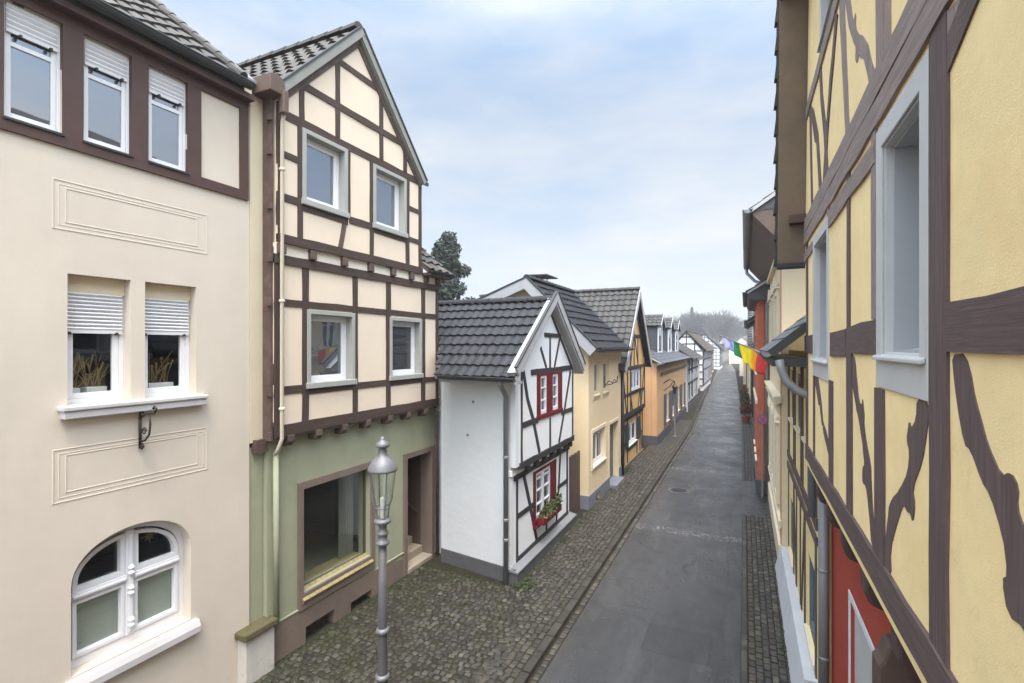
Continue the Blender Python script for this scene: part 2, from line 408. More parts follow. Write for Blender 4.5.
# paving stones: every stone differs, moss spreads from the walls
def stones_mat(name, c1, c2, moss, moss_x=None, moss_amt=0.5):
    m, t, p = nt(name)
    g = N(t, 'ShaderNodeNewGeometry'); r = g.outputs['Random Per Island']
    c = mixc(t, math_(t, 'POWER', r, 1.8), c1, c2)
    r2 = math_(t, 'FRACT', math_(t, 'MULTIPLY', r, 17.3))
    c = mixc(t, math_(t, 'MULTIPLY', ramp(t, r2, .86, .95), .6), c, k(c2, 1.7))
    c = mixc(t, ramp(t, noise(t, 14, 5, 0.7), 0.35, 0.75), c, k(c1, 1.25))
    mm = ramp(t, noise(t, 1.1, 6, 0.75), 0.62 - 0.2 * moss_amt, 0.85 - 0.1 * moss_amt)
    if moss_x:
        tc = N(t, 'ShaderNodeTexCoord'); sx = N(t, 'ShaderNodeSeparateXYZ'); t.links.new(tc.outputs['Object'], sx.inputs[0])
        w = ramp(t, sx.outputs[0], moss_x[0], moss_x[1])
        mm = math_(t, 'MINIMUM', math_(t, 'ADD', mm, math_(t, 'MULTIPLY', w, ramp(t, noise(t, 3.0, 6, 0.7), 0.4, 0.6))), 1.0)
    mm = math_(t, 'MULTIPLY', mm, ramp(t, noise(t, 22, 4, 0.7), 0.25, 0.6))
    c = mixc(t, mm, c, moss)
    t.links.new(c, p.inputs['Base Color'])
    p.inputs['Roughness'].default_value = 0.55; p.inputs['Specular IOR Level'].default_value = 0.5
    bump(t, p, noise(t, 40, 5, 0.7), 0.5, 0.008)
    return m
G['cobble'] = stones_mat('basalt_cobbles', lin(36, 34, 31), lin(86, 82, 74), lin(46, 47, 18), (-4.2, -6.6), 0.6)
G['sett'] = stones_mat('grey_setts', lin(46, 43, 39), lin(82, 76, 67), lin(56, 53, 30), None, 0.3)
G['paver'] = stones_mat('brown_grey_pavers', lin(48, 45, 41), lin(82, 77, 68), lin(56, 55, 28), None, 0.35)
G['joint'] = M('dark_mossy_joint', lin(36, 33, 25), 0.95, 0.35, 5, 60, 0.9, 0.02, stain=lin(48, 48, 22), stain_lo=0.45, stain_hi=0.7, stain_scale=2)
G['soil'] = M('garden_soil', lin(92, 88, 76), 0.95, 0.2, 0.3, 10, 0.5)

def asphalt():
    m, t, p = nt('worn_damp_asphalt')
    tc = N(t, 'ShaderNodeTexCoord'); sx = N(t, 'ShaderNodeSeparateXYZ'); t.links.new(tc.outputs['Object'], sx.inputs[0])
    base = lin(57, 57, 58)
    n1 = noise(t, 0.5, 6, 0.7, stretch=(1.4, 0.5, 1)); n2 = noise(t, 120, 3, 0.7)
    c = mixc(t, ramp(t, n1, 0.35, 0.7), k(base, 0.66), k(base, 1.25))
    n5 = noise(t, 28, 4, 0.75); c = mixc(t, math_(t, 'MULTIPLY', ramp(t, n5, 0.5, 0.75), 0.45), c, k(base, 1.6))
    c = mixc(t, math_(t, 'MULTIPLY', ramp(t, n2, 0.55, 0.75), 0.6), c, lin(132, 132, 132))
    # darker tar repair strips across and along the lane
    def band(coord, y0, w, wob, ns):
        d = math_(t, 'ABSOLUTE', math_(t, 'SUBTRACT', math_(t, 'ADD', coord, math_(t, 'MULTIPLY', math_(t, 'SUBTRACT', noise(t, ns, 3, 0.6), 0.5), wob)), y0))
        return ramp(t, d, w, w * 0.6)
    Y = sx.outputs[1]; X = sx.outputs[0]
    # transverse strips of exposed light aggregate
    vo = N(t, 'ShaderNodeTexVoronoi'); vo.inputs['Scale'].default_value = 15; t.links.new(tc.outputs['Object'], vo.inputs['Vector'])
    sp = ramp(t, vo.outputs['Distance'], 0.42, 0.25)
    brk = ramp(t, noise(t, 3.2, 4, 0.7), 0.36, 0.5)
    for y0, w in ((13.62, 0.24), (20.6, 0.3), (30.5, 0.4)):
        bb = band(Y, y0, w, 0.25, 1.2)
        c = mixc(t, math_(t, 'MULTIPLY', bb, 0.45), c, lin(60, 60, 62))
        c = mixc(t, math_(t, 'MULTIPLY', math_(t, 'MULTIPLY', bb, sp), brk), c, lin(146, 144, 138))
    for y0, w in ((12.95, 0.03), (16.4, 0.035), (18.9, 0.05), (22.3, 0.06), (25.0, 0.08), (9.3, 0.02)):
        c = mixc(t, math_(t, 'MULTIPLY', band(Y, y0, w, 0.9, 0.7), 0.7), c, lin(44, 44, 46))
    c = mixc(t, math_(t, 'MULTIPLY', ramp(t, noise(t, 0.22, 7, 0.72, stretch=(1.5, 1, 1)), .46, .6), .55), c, k(base, .6))
    c = mixc(t, math_(t, 'MULTIPLY', ramp(t, noise(t, 0.9, 7, 0.75, stretch=(3, .5, 1)), .5, .68), .6), c, k(base, 2.1))
    va = N(t, 'ShaderNodeVectorMath', operation='ADD'); nz = N(t, 'ShaderNodeTexNoise'); nz.inputs['Scale'].default_value = 1.2; nz.inputs['Detail'].default_value = 6
    t.links.new(tc.outputs['Object'], nz.inputs['Vector']); t.links.new(tc.outputs['Object'], va.inputs[0]); t.links.new(nz.outputs['Color'], va.inputs[1])
    vc = N(t, 'ShaderNodeTexVoronoi', feature='DISTANCE_TO_EDGE'); vc.inputs['Scale'].default_value = .38; t.links.new(va.outputs[0], vc.inputs['Vector'])
    crk = math_(t, 'MULTIPLY', ramp(t, vc.outputs['Distance'], .010, .003), ramp(t, noise(t, .3, 3, .5), .42, .58))
    c = mixc(t, math_(t, 'MULTIPLY', crk, .8), c, lin(26, 26, 27))
    for xa, xb, ya, yb, f in ((-1.9, -.9, 14.4, 16.1, .6), (-2.4, -1.5, 21.4, 24.0, .65), (-1.0, -.2, 17.6, 18.7, 1.45), (-1.5, -.5, 8.1, 8.9, .8), (-2.2, -.3, 27, 29.5, 1.35)):
        wob = math_(t, 'MULTIPLY', math_(t, 'SUBTRACT', noise(t, 5, 3, .6), .5), .08)
        dx = math_(t, 'SUBTRACT', math_(t, 'ABSOLUTE', math_(t, 'SUBTRACT', math_(t, 'ADD', X, wob), (xa + xb) / 2)), (xb - xa) / 2)
        dy = math_(t, 'SUBTRACT', math_(t, 'ABSOLUTE', math_(t, 'SUBTRACT', math_(t, 'ADD', Y, wob), (ya + yb) / 2)), (yb - ya) / 2)
        dd = math_(t, 'MAXIMUM', dx, dy)
        c = mixc(t, math_(t, 'MULTIPLY', ramp(t, dd, .01, -.02), .5), c, k(base, f))
        c = mixc(t, math_(t, 'MULTIPLY', ramp(t, math_(t, 'ABSOLUTE', dd), .025, .012), .55), c, lin(30, 30, 31))
    c = mixc(t, math_(t, 'MULTIPLY', band(X, -0.35, 0.03, 0.35, 0.5), 0.6), c, lin(46, 46, 48))
    dk = ramp(t, X, -2.35, -2.85)
    c = mixc(t, math_(t, 'MULTIPLY', dk, ramp(t, noise(t, 2.0, 5, 0.7), 0.35, 0.7)), c, lin(70, 66, 60))
    t.links.new(c, p.inputs['Base Color'])
    rg = N(t, 'ShaderNodeMapRange'); rg.inputs[1].default_value = 0.35; rg.inputs[2].default_value = 0.7
    rg.inputs[3].default_value = 0.2; rg.inputs[4].default_value = 0.58
    p.inputs['Specular IOR Level'].default_value = 0.55
    t.links.new(noise(t, 0.7, 5, 0.7), rg.inputs[0]); t.links.new(rg.outputs[0], p.inputs['Roughness'])
    bump(t, p, math_(t, 'ADD', n2, n5), 0.6, 0.008)
    return m
G['asphalt'] = asphalt()

# ------------------------------------------------------------------ shared building pieces
def jitpoly(u0, u1, v0, v1, j):
    """outline of a hewn beam: straight but not machine-straight"""
    horiz = (u1 - u0) > (v1 - v0); L = (u1 - u0) if horiz else (v1 - v0)
    n = max(2, int(L / 0.35)); a = []; b = []
    for i in range(n + 1):
        t = i / n
        if horiz:
            a.append((u0 + (u1 - u0) * t, v0 + random.uniform(-j, j))); b.append((u0 + (u1 - u0) * t, v1 + random.uniform(-j, j)))
        else:
            a.append((u1 + random.uniform(-j, j), v0 + (v1 - v0) * t)); b.append((u0 + random.uniform(-j, j), v0 + (v1 - v0) * t))
    return a + b[::-1]
def beam(h, fr, name, u0, u1, v0, v1, m, n1=0.012, n0=-0.03, j=0.006):
    mb = MB(); mb.poly(fr, jitpoly(u0, u1, v0, v1, j), n0, n1 + random.uniform(0, 0.004))
    ax = '_h' if (u1 - u0) > (v1 - v0) else '_v'
    for nm in ('timber', 'timber_grey', 'timber_dark'):
        if m is G[nm]: m = G[nm + ax]; break
    return mb.build(name, m, h)
def brace(h, fr, name, pts, w, m, n1=0.010, n0=-0.03):
    """slanting timber along a polyline of (u, v), w wide"""
    L = []; Rr = []
    n = len(pts)
    ws = w if isinstance(w, (list, tuple)) else [w] * n
    for i in range(n):
        a = pts[max(0, i - 1)]; b = pts[min(n - 1, i + 1)]
        d = V3((b[0] - a[0], b[1] - a[1])).normalized(); q = (-d[1] * ws[i] / 2, d[0] * ws[i] / 2)
        L.append((pts[i][0] + q[0], pts[i][1] + q[1])); Rr.append((pts[i][0] - q[0], pts[i][1] - q[1]))
    mb = MB(); mb.poly(fr, L + Rr[::-1], n0, n1 + random.uniform(0, 0.003))
    return mb.build(name, m, h)
def shape(h, fr, name, pts, m, n1=0.005, n0=-0.03):
    q = []
    n = len(pts)
    for i in range(n):
        a, b = pts[i], pts[(i + 1) % n]; L = math.hypot(b[0] - a[0], b[1] - a[1]); m_ = max(1, int(L / .06))
        for j in range(m_):
            t = (j + .5) / m_ if m_ == 1 else (j + .22 + .56 * j / max(1, m_ - 1) * 0 + .28) / m_
            q.append((a[0] + (b[0] - a[0]) * t + random.gauss(0, .0022), a[1] + (b[1] - a[1]) * t + random.gauss(0, .0022)))
        if m_ == 1 and L > .02: q.pop(); q += [(a[0] * .75 + b[0] * .25, a[1] * .75 + b[1] * .25), (a[0] * .25 + b[0] * .75, a[1] * .25 + b[1] * .75)]
    mb = MB(); mb.poly(fr, q, n0, n1)
    for nm in ('timber_grey', 'timber_dark'):
        if m is G[nm]: m = G[nm + '_v']; break
    return mb.build(name, m, h)
def wall(h, fr, outer, m, holes=(), n0=-0.25, n1=0.0, name='wall'):
    mb = MB(); mb.poly(fr, outer, n0, n1, holes)
    return mb.build(name, m, h)
def rc(u0, u1, v0, v1): return [(u0, v0), (u1, v0), (u1, v1), (u0, v1)]
def body(h, fr, prof, n0, n1, m, name='rear_wall'):
    mb = MB(); mb.poly(fr, prof, n0, n1)
    return mb.build(name, m, h)
def ring(mb, fr, u0, u1, v0, v1, w, n0, n1, wb=None):
    wb = wb or w
    mb.fbox(fr, u0, u0 + w, v0, v1, n0, n1); mb.fbox(fr, u1 - w, u1, v0, v1, n0, n1)
    mb.fbox(fr, u0 + w, u1 - w, v1 - w, v1, n0, n1 - 0.001); mb.fbox(fr, u0 + w, u1 - w, v0, v0 + wb, n0, n1 - 0.001)
def window(h, fr, u0, u1, v0, v1, mf, mg, rec=0.08, w=0.055, cols=1, rows=(), bar=0.03, sill=None, sill_out=0.06, mullion=0.07, bevel=0.003, sashw=0.045):
    """frame with sashes (one mesh), its pane, and a sill when there is one"""
    mb = MB(); ring(mb, fr, u0, u1, v0, v1, w, -rec - 0.06, -rec)
    cw = (u1 - u0 - 2 * w - (cols - 1) * mullion * 0.5) / cols
    for c in range(cols):
        a = u0 + w + c * (cw + mullion * 0.5)
        if c: mb.fbox(fr, a - mullion * 0.5, a, v0 + w, v1 - w, -rec - 0.055, -rec + 0.006)
        if sashw: ring(mb, fr, a + 0.002, a + cw - 0.002, v0 + w + 0.002, v1 - w - 0.002, sashw, -rec - 0.05, -rec - 0.008)
        for r in rows:
            vv = v0 + (v1 - v0) * r
            mb.fbox(fr, a + sashw, a + cw - sashw, vv - bar / 2, vv + bar / 2, -rec - 0.045, -rec - 0.012)
    f = mb.build('window', mf, h, bevel=bevel)
    g = MB(); g.fbox(fr, u0 + w * 0.6, u1 - w * 0.6, v0 + w * 0.6, v1 - w * 0.6, -rec - 0.034, -rec - 0.028); g.build('pane', mg, f)
    if sill:
        s = MB(); s.fbox(fr, u0 - 0.05, u1 + 0.05, v0 - 0.05, v0 - 0.004, -rec + 0.01, sill_out); s.build('sill', sill, f, bevel=0.005)
    return f
def roller(f, fr, u0, u1, v0, v1, m, rec, slat=0.045):
    mb = MB()
    n = max(2, int(round((v1 - v0) / slat))); s = (v1 - v0) / n
    for i in range(n):
        a = v0 + i * s
        mb.prism([fr(u0, a + 0.004, -rec), fr(u0, a + s * 0.6, -rec + 0.014), fr(u0, a + s, -rec + 0.002), fr(u0, a + s, -rec - 0.006), fr(u0, a + 0.004, -rec - 0.006)],
                 [fr(u1, a + 0.004, -rec), fr(u1, a + s * 0.6, -rec + 0.014), fr(u1, a + s, -rec + 0.002), fr(u1, a + s, -rec - 0.006), fr(u1, a + 0.004, -rec - 0.006)])
    mb.fbox(fr, u0, u1, v0 - 0.03, v0 + 0.004, -rec - 0.008, -rec + 0.012)
    return mb.build('roller_shutter', m, f)
def roof_plane(h, e0, e1, up, S, m, row=0.33, col=0.3, style='wave', amp=0.02, lift=0.035, sub=6, th=0.07, under=None):
    """one pitch: boards below, tiles above; e0-e1 is the eave, up the direction up the slope"""
    e0, e1, up = V3(e0), V3(e1), V3(up).normalized()
    U = (e1 - e0); L = U.length; U = U / L
    Nn = U.cross(up)
    if Nn.z < 0: Nn = -Nn
    mb = MB(); mb.tiles(e0, U, up, L, S, row, col, amp, lift, style, sub)
    r = mb.build('roof', m, h, recalc=False)
    b = MB(); q = [e0, e1, e1 + up * S, e0 + up * S]
    b.hexa([p - Nn * th for p in q], [p - Nn * 0.004 for p in q]); b.build('roof_boarding', under or G['soffit_light'], h)
    return r
def ridge_caps(h, p0, p1, m, r=0.11):
    mb = MB(); mb.ridge(p0, p1, r); return mb.build('ridge_tiles', m, h, smooth=False)
def pipe(h, pts, r, m, name='downpipe', clips=()):
    mb = MB(); mb.tube(pts, r, 12); o = mb.build(name, m, h, smooth=True)
    for z in clips:
        c = MB(); p = [q for q in pts]; c.lathe(p[-1][0], p[-1][1], [(r + 0.002, z - 0.02), (r + 0.012, z - 0.016), (r + 0.012, z + 0.016), (r + 0.002, z + 0.02)], 12); c.build('pipe_clip', m, o)
    return o
def gut(h, p0, p1, r, m):
    mb = MB(); mb.gutter(p0, p1, r); return mb.build('gutter', m, h)

# ================================================================== LEFT ROW
# ------------------------------------------------------------------ plastered house at the near left
def build_plaster_house():
    F = left(-6.5)
    h = thing('plaster_house', 'cream plastered house with arched ground floor window and dark brown timbered top storey', 'house', (-8, 1, 0))
    arch = [(2.84, 1.30), (4.11, 1.30), (4.11, 2.24)]
    cx, rx, ry = 3.475, 0.635, 0.49
    arch += [(cx + rx * math.cos(a), 2.24 + ry * math.sin(a) ** 0.9) for a in [math.pi * i / 20 for i in range(1, 20)]] + [(2.84, 2.24)]
    tops = [(2.30, 2.76), (2.94, 3.41), (3.59, 4.06)]
    holes = [arch] + [rc(2.81, 3.41, 4.2, 5.6), rc(3.565, 4.18, 4.2, 5.6)] + [rc(a, b, 7.05, 8.2) for a, b in tops]
    wall(h, F, rc(-4, 4.95, -0.1, 8.3), G['cream'], holes)
    # closed body behind the rooms
    body(h, F, rc(-4, 4.95, -0.1, 8.3), -9, -1.6, G['cream'])
    mb = MB(); mb.fbox(F, 4.93, 4.95, -0.1, 8.3, -1.6, -0.25); mb.build('side_wall', G['cream'], h)
    # recessed panels with a fillet border
    for v0, v1, iv0, iv1 in ((6.05, 6.575, 6.13, 6.50), (3.185, 3.75, 3.28, 3.68)):
        mb = MB()
        for (a, b, c, d, w, n) in ((2.68, 4.33, v0, v1, 0.014, 0.006), (2.73, 4.28, v0 + .045, v1 - .045, 0.012, 0.004), (2.79, 4.2, iv0, iv1, 0.012, 0.006)):
            ring(mb, F, a, b, c, d, w, -0.01, n)
        mb.build('panel_moulding', G['cream'], h, bevel=0.004)
    # top storey timbers
    for nm, a in (('timber_rail', (-4, 4.92, 6.92, 7.05)), ('timber_rail', (-4, 4.92, 8.2, 8.32))):
        beam(h, F, nm, *a, G['timber_red'], 0.03, j=0.002)
    for a, b in ((2.1, 2.30), (2.76, 2.94), (3.41, 3.59), (4.06, 4.23), (4.79, 4.92)):
        beam(h, F, 'timber_post', a, b, 7.05, 8.2, G['timber_red'], 0.028, j=0.002)
    for (a, b) in tops:
        w = window(h, F, a, b, 7.05, 8.2, G['pvc'], G['glass_sky'], rec=0.03, w=0.03, sashw=0.04, rows=(0.655,), bar=0.045)
        roller(w, F, a + 0.03, b - 0.03, 7.93, 8.19, G['shutter'], 0.025, 0.05)
        for s in (a + 0.12, b - 0.1):
            c = MB(); c.fbox(F, s, s + 0.02, 7.875, 7.905, -0.02, 0.02); c.build('shutter_stop', G['iron'], w)
        s = MB(); s.fbox(F, a - 0.01, b + 0.01, 7.025, 7.048, -0.03, 0.05); s.build('sill', G['dark_gutter'], w)
    # middle pair of windows with half-lowered shutters, shared sill
    for a, b in ((2.81, 3.41), (3.565, 4.18)):
        w = window(h, F, a, b, 4.2, 5.42, G['pvc'], G['glass_clear'], rec=0.14, w=0.05, sashw=0.06)
        t = MB(); t.fbox(F, a + .002, b - .002, 5.42, 5.598, -0.2, -0.12); t.build('shutter_box', G['cream_stone'], w)
        roller(w, F, a + 0.03, b - 0.03, 5.0, 5.42, G['shutter'], 0.125, 0.042)
        for s in (a + 0.05, b - 0.1):
            c = MB(); c.fbox(F, s, s + 0.025, 4.955, 4.985, -0.135, -0.1); c.build('shutter_stop', G['iron'], w)
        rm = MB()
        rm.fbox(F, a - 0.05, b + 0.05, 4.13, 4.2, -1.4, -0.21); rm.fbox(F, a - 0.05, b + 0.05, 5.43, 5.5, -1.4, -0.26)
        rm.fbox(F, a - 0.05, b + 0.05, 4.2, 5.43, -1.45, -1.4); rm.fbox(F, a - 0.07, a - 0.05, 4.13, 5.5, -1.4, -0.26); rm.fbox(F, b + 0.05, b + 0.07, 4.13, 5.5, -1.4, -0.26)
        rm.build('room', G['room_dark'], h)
    s = MB(); s.fbox(F, 2.74, 4.26, 4.06, 4.145, -0.24, 0.10); s.fbox(F, 2.72, 4.28, 4.145, 4.195, -0.24, 0.12); s.build('window_sill', G['sill_white'], h, bevel=0.012)
    # arched window: two lower sashes with blinds, two fanlights
    rec = 0.16
    inner = [(2.91, 1.40), (4.04, 1.40), (4.04, 2.22)] + [(cx + (rx - .07) * math.cos(a), 2.22 + (ry - .07) * math.sin(a) ** 0.9) for a in [math.pi * i / 20 for i in range(1, 20)]] + [(2.91, 2.22)]
    mb = MB(); mb.poly(F, arch, -rec - 0.08, -rec, [inner]); w = mb.build('arched_window', G['pvc'], h, bevel=0.004)
    def sash(name, outer, inn):
        s = MB(); s.poly(F, outer, -rec - 0.06, -rec + 0.015, [inn]); o = s.build(name, G['pvc'], w, bevel=0.004); return o
    lows = ((2.915, 3.425), (3.525, 4.035))
    for a, b in lows:
        o = sash('sash', rc(a, b, 1.405, 2.03), rc(a + 0.04, b - 0.04, 1.45, 1.99))
    for sgn in (-1, 1):
        def half(off, bot, e):
            p = []
            for i in range(13):
                a = math.pi / 2 * i / 12
                p.append((cx + sgn * max(off, (rx - .075 - e) * math.cos(a)), 2.2 + (ry - .075 - e) * math.sin(a) ** 0.9))
            q = [(cx + sgn * off, bot), (cx + sgn * (rx - .075 - e), bot)] + [pp for pp in p]
            out = []
            for pp in q:
                if not out or (V3((pp[0] - out[-1][0], pp[1] - out[-1][1])).length > 1e-4): out.append(pp)
            return out
        sash('fanlight', half(0.05, 2.13, 0.0), half(0.095, 2.175, 0.045))
    b = MB(); b.fbox(F, 3.43, 3.52, 1.40, 2.64, -rec - 0.06, -rec + 0.03); b.fbox(F, 2.91, 3.43, 2.035, 2.125, -rec - 0.06, -rec + 0.028); b.fbox(F, 3.52, 4.04, 2.035, 2.125, -rec - 0.06, -rec + 0.028)
    for (a, c) in ((2.91, 3.43), (3.52, 4.04)):
        b.fbox(F, a, c, 2.065, 2.095, -rec + 0.028, -rec + 0.05)
    b.fbox(F, 3.455, 3.495, 1.44, 2.6, -rec + 0.03, -rec + 0.05)
    b.build('mullion', G['pvc'], w, bevel=0.006)
    for z in (1.55, 1.93, 2.17):
        kn = MB(); kn.lathe(-6.5 - rec + 0.05, 3.475, [(0.02, z - 0.06), (0.035, z - 0.03), (0.02, z), (0.035, z + 0.03), (0.02, z + 0.06)], 12); kn.build('mullion_ornament', G['pvc'], w)
    g = MB(); g.poly(F, [(p[0], p[1]) for p in inner], -rec - 0.05, -rec - 0.045); g.build('pane', G['glass_clear'], w)
    for a, bb in lows:
        bl = MB()
        n = 26
        for i in range(n):
            z = 1.45 + 0.55 * i / n
            bl.prism([F(a + .03, z, -rec - .075), F(a + .03, z + .016, -rec - .066), F(a + .03, z + .0165, -rec - .068), F(a + .03, z + .0005, -rec - .077)],
                     [F(bb - .03, z, -rec - .075), F(bb - .03, z + .016, -rec - .066), F(bb - .03, z + .0165, -rec - .068), F(bb - .03, z + .0005, -rec - .077)])
        bl.fbox(F, a + .03, bb - .03, 1.42, 2.03, -rec - .09, -rec - .085)
        bl.build('blind', G['shutter_grey'], w)
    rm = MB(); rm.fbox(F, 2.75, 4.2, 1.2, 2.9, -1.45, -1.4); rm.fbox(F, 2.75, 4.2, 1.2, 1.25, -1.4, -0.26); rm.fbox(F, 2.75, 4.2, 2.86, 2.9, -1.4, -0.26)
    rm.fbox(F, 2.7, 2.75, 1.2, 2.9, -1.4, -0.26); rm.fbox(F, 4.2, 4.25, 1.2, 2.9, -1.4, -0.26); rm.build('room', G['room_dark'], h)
    s = MB(); s.prism([F(2.76, 1.17, -.2), F(2.76, 1.30, -.2), F(2.76, 1.27, .06), F(2.76, 1.2, .09), F(2.76, 1.12, .09), F(2.76, 1.09, .05)],
                      [F(4.19, 1.17, -.2), F(4.19, 1.30, -.2), F(4.19, 1.27, .06), F(4.19, 1.2, .09), F(4.19, 1.12, .09), F(4.19, 1.09, .05)])
    s.build('window_sill', G['sill_white'], h, bevel=0.008)
    # wrought iron sign bracket
    mb = MB()
    mb.tube([F(3.5, 3.62, .02), F(3.5, 4.0, .02)], 0.016, 8)
    mb.tube([F(3.5, 3.98, .02), F(3.5, 4.03, .12), F(3.5, 4.05, .3), F(3.5, 4.10, .34), F(3.5, 4.13, .30), F(3.5, 4.10, .28)], 0.013, 8)
    mb.tube([F(3.5, 3.7, .02), F(3.5, 3.72, .12), F(3.5, 3.8, .2), F(3.5, 3.92, .22), F(3.5, 4.03, .2)], 0.012, 8)
    sp = [F(3.5, 3.83 + .045 * math.sin(a) * (1 - a / 14), .10 + .045 * math.cos(a) * (1 - a / 14)) for a in [i * 0.5 for i in range(20)]]
    mb.tube(sp, 0.008, 6)
    mb.tube([F(3.5, 3.66, .02), F(3.5, 3.62, .06), F(3.5, 3.65, .09), F(3.5, 3.68, .06)], 0.012, 8)
    mb.tube([F(3.5, 4.0, .02), F(3.5, 4.07, .0 + .02), F(3.5, 4.08, .07), F(3.5, 4.04, .08)], 0.012, 8)
    mb.build('wrought_iron_bracket', G['iron'], h, smooth=True)
    # eaves, gutter, roof
    mb = MB(); mb.fbox(F, -4, 4.92, 8.32, 8.40, 0.0, 0.16); mb.build('eaves_board', G['timber_red'], h)
    mb = MB(); mb.fbox(F, -4, 4.76, 8.40, 8.50, 0.05, 0.15); mb.build('eaves_fascia', G['dark_gutter'], h)
    gut(h, (-6.27, -4, 8.49), (-6.27, 4.80, 8.49), 0.075, G['dark_gutter'])
    roof_plane(h, (-6.32, -4, 8.52), (-6.32, 4.72, 8.52), (-0.783, 0, 0.622), 3.6, G['tile_dark'], 0.34, 0.29, 'wave', 0.022, 0.04)
    mb = MB()
    for i in range(11):
        t = i * 0.34
        p = V3((-6.32 - 0.783 * t, 4.73, 8.55 + 0.622 * t)); q = p + V3((-0.783, 0, 0.622)) * 0.37
        mb.tube([p + V3((0, 0, .035)), q + V3((0, 0, .015))], 0.06, 8)
    mb.build('verge_tiles', G['tile_dark'], h)
    mb = MB(); mb.poly(south(4.9), [(-6.55, 8.3), (-12, 8.3), (-12, 10.5), (-9.2, 10.6), (-6.42, 8.56)], -.03, 0.12); mb.build('fire_wall', G['cream_stone'], h)
    mb = MB(); mb.prism([(-6.38, 4.76, 8.60), (-6.38, 5.0, 8.60), (-6.38, 5.0, 8.64), (-6.38, 4.76, 8.64)], [(-8.4, 4.76, 10.2), (-8.4, 5.0, 10.2), (-8.4, 5.0, 10.24), (-8.4, 4.76, 10.24)])
    mb.build('coping', G['zinc'], h)
    mb = MB(); mb.fbox(F, 4.79, 4.93, 8.41, 8.57, -0.05, 0.08); mb.build('eaves_block', G['cream_stone'], h)
    return h
build_plaster_house()

# things standing inside the two middle windows, the star behind the fanlight
def planter(y, wd, label):
    t = thing('planter_box', label, 'planter', (-6.83, y, 4.2), 'boxes of dried grass on the window sills')
    mb = MB(); mb.box(-6.9, -6.76, y - wd / 2, y + wd / 2, 4.2, 4.36); mb.build('box', G['pvc'], t, bevel=0.004)
    mb = MB()
    for i in range(15):
        a = random.uniform(-wd / 2, wd / 2); l = random.uniform(0.15, 0.42); dx = random.uniform(-.1, .1); dy = random.gauss(0.02, .1)
        p = [(-6.83, y + a * .8, 4.33), (-6.83 + dx * .4, y + a * .8 + dy * .4, 4.36 + l * .5), (-6.83 + dx, y + a * .8 + dy, 4.36 + l)]
        mb.tube(p, [0.004, 0.005, 0.014 if i % 2 else .003], 4)
    mb.build('dried_grass', G['grass'], t)
planter(2.97, 0.14, 'small white box of dried grass at the left side of the left shuttered window')
planter(3.2, 0.2, 'wider white box with tall pampas plumes behind the left shuttered window')
planter(3.9, 0.3, 'low box of dried stalks behind the right shuttered window')
mb = MB()
for i in range(8):
    a = math.pi * i / 4
    p = V3((-6.8, 3.78, 2.44)); d = V3((0, math.cos(a), math.sin(a))); q = V3((0, -math.sin(a), math.cos(a)))
    r = 0.1 if i % 2 == 0 else 0.075
    mb.hexa([p + q * .018 + V3((.006, 0, 0)), p - q * .018 + V3((.006, 0, 0)), p + d * r - q * .002 + V3((.002, 0, 0)), p + d * r + q * .002 + V3((.002, 0, 0))],
            [p + q * .018 - V3((.006, 0, 0)), p - q * .018 - V3((.006, 0, 0)), p + d * r - q * .002 - V3((.002, 0, 0)), p + d * r + q * .002 - V3((.002, 0, 0))])
tag(mb.build('straw_star', G['grass']), 'small straw star hanging behind the right fanlight of the arched window', 'star')

# ------------------------------------------------------------------ stone pier between the two houses
t = thing('stone_pier', 'short whitish pier with moss covered top slab between cream house and green shop', 'pier', (-6.45, 5.0, 0))
mb = MB(); mb.box(-6.58, -6.33, 4.77, 5.24, -0.05, 0.70); mb.build('shaft', G['pier'], t, bevel=0.01)
mb = MB(); mb.box(-6.62, -6.28, 4.72, 5.27, 0.70, 0.80); mb.build('cap_slab', G['mossy'], t, bevel=0.02)

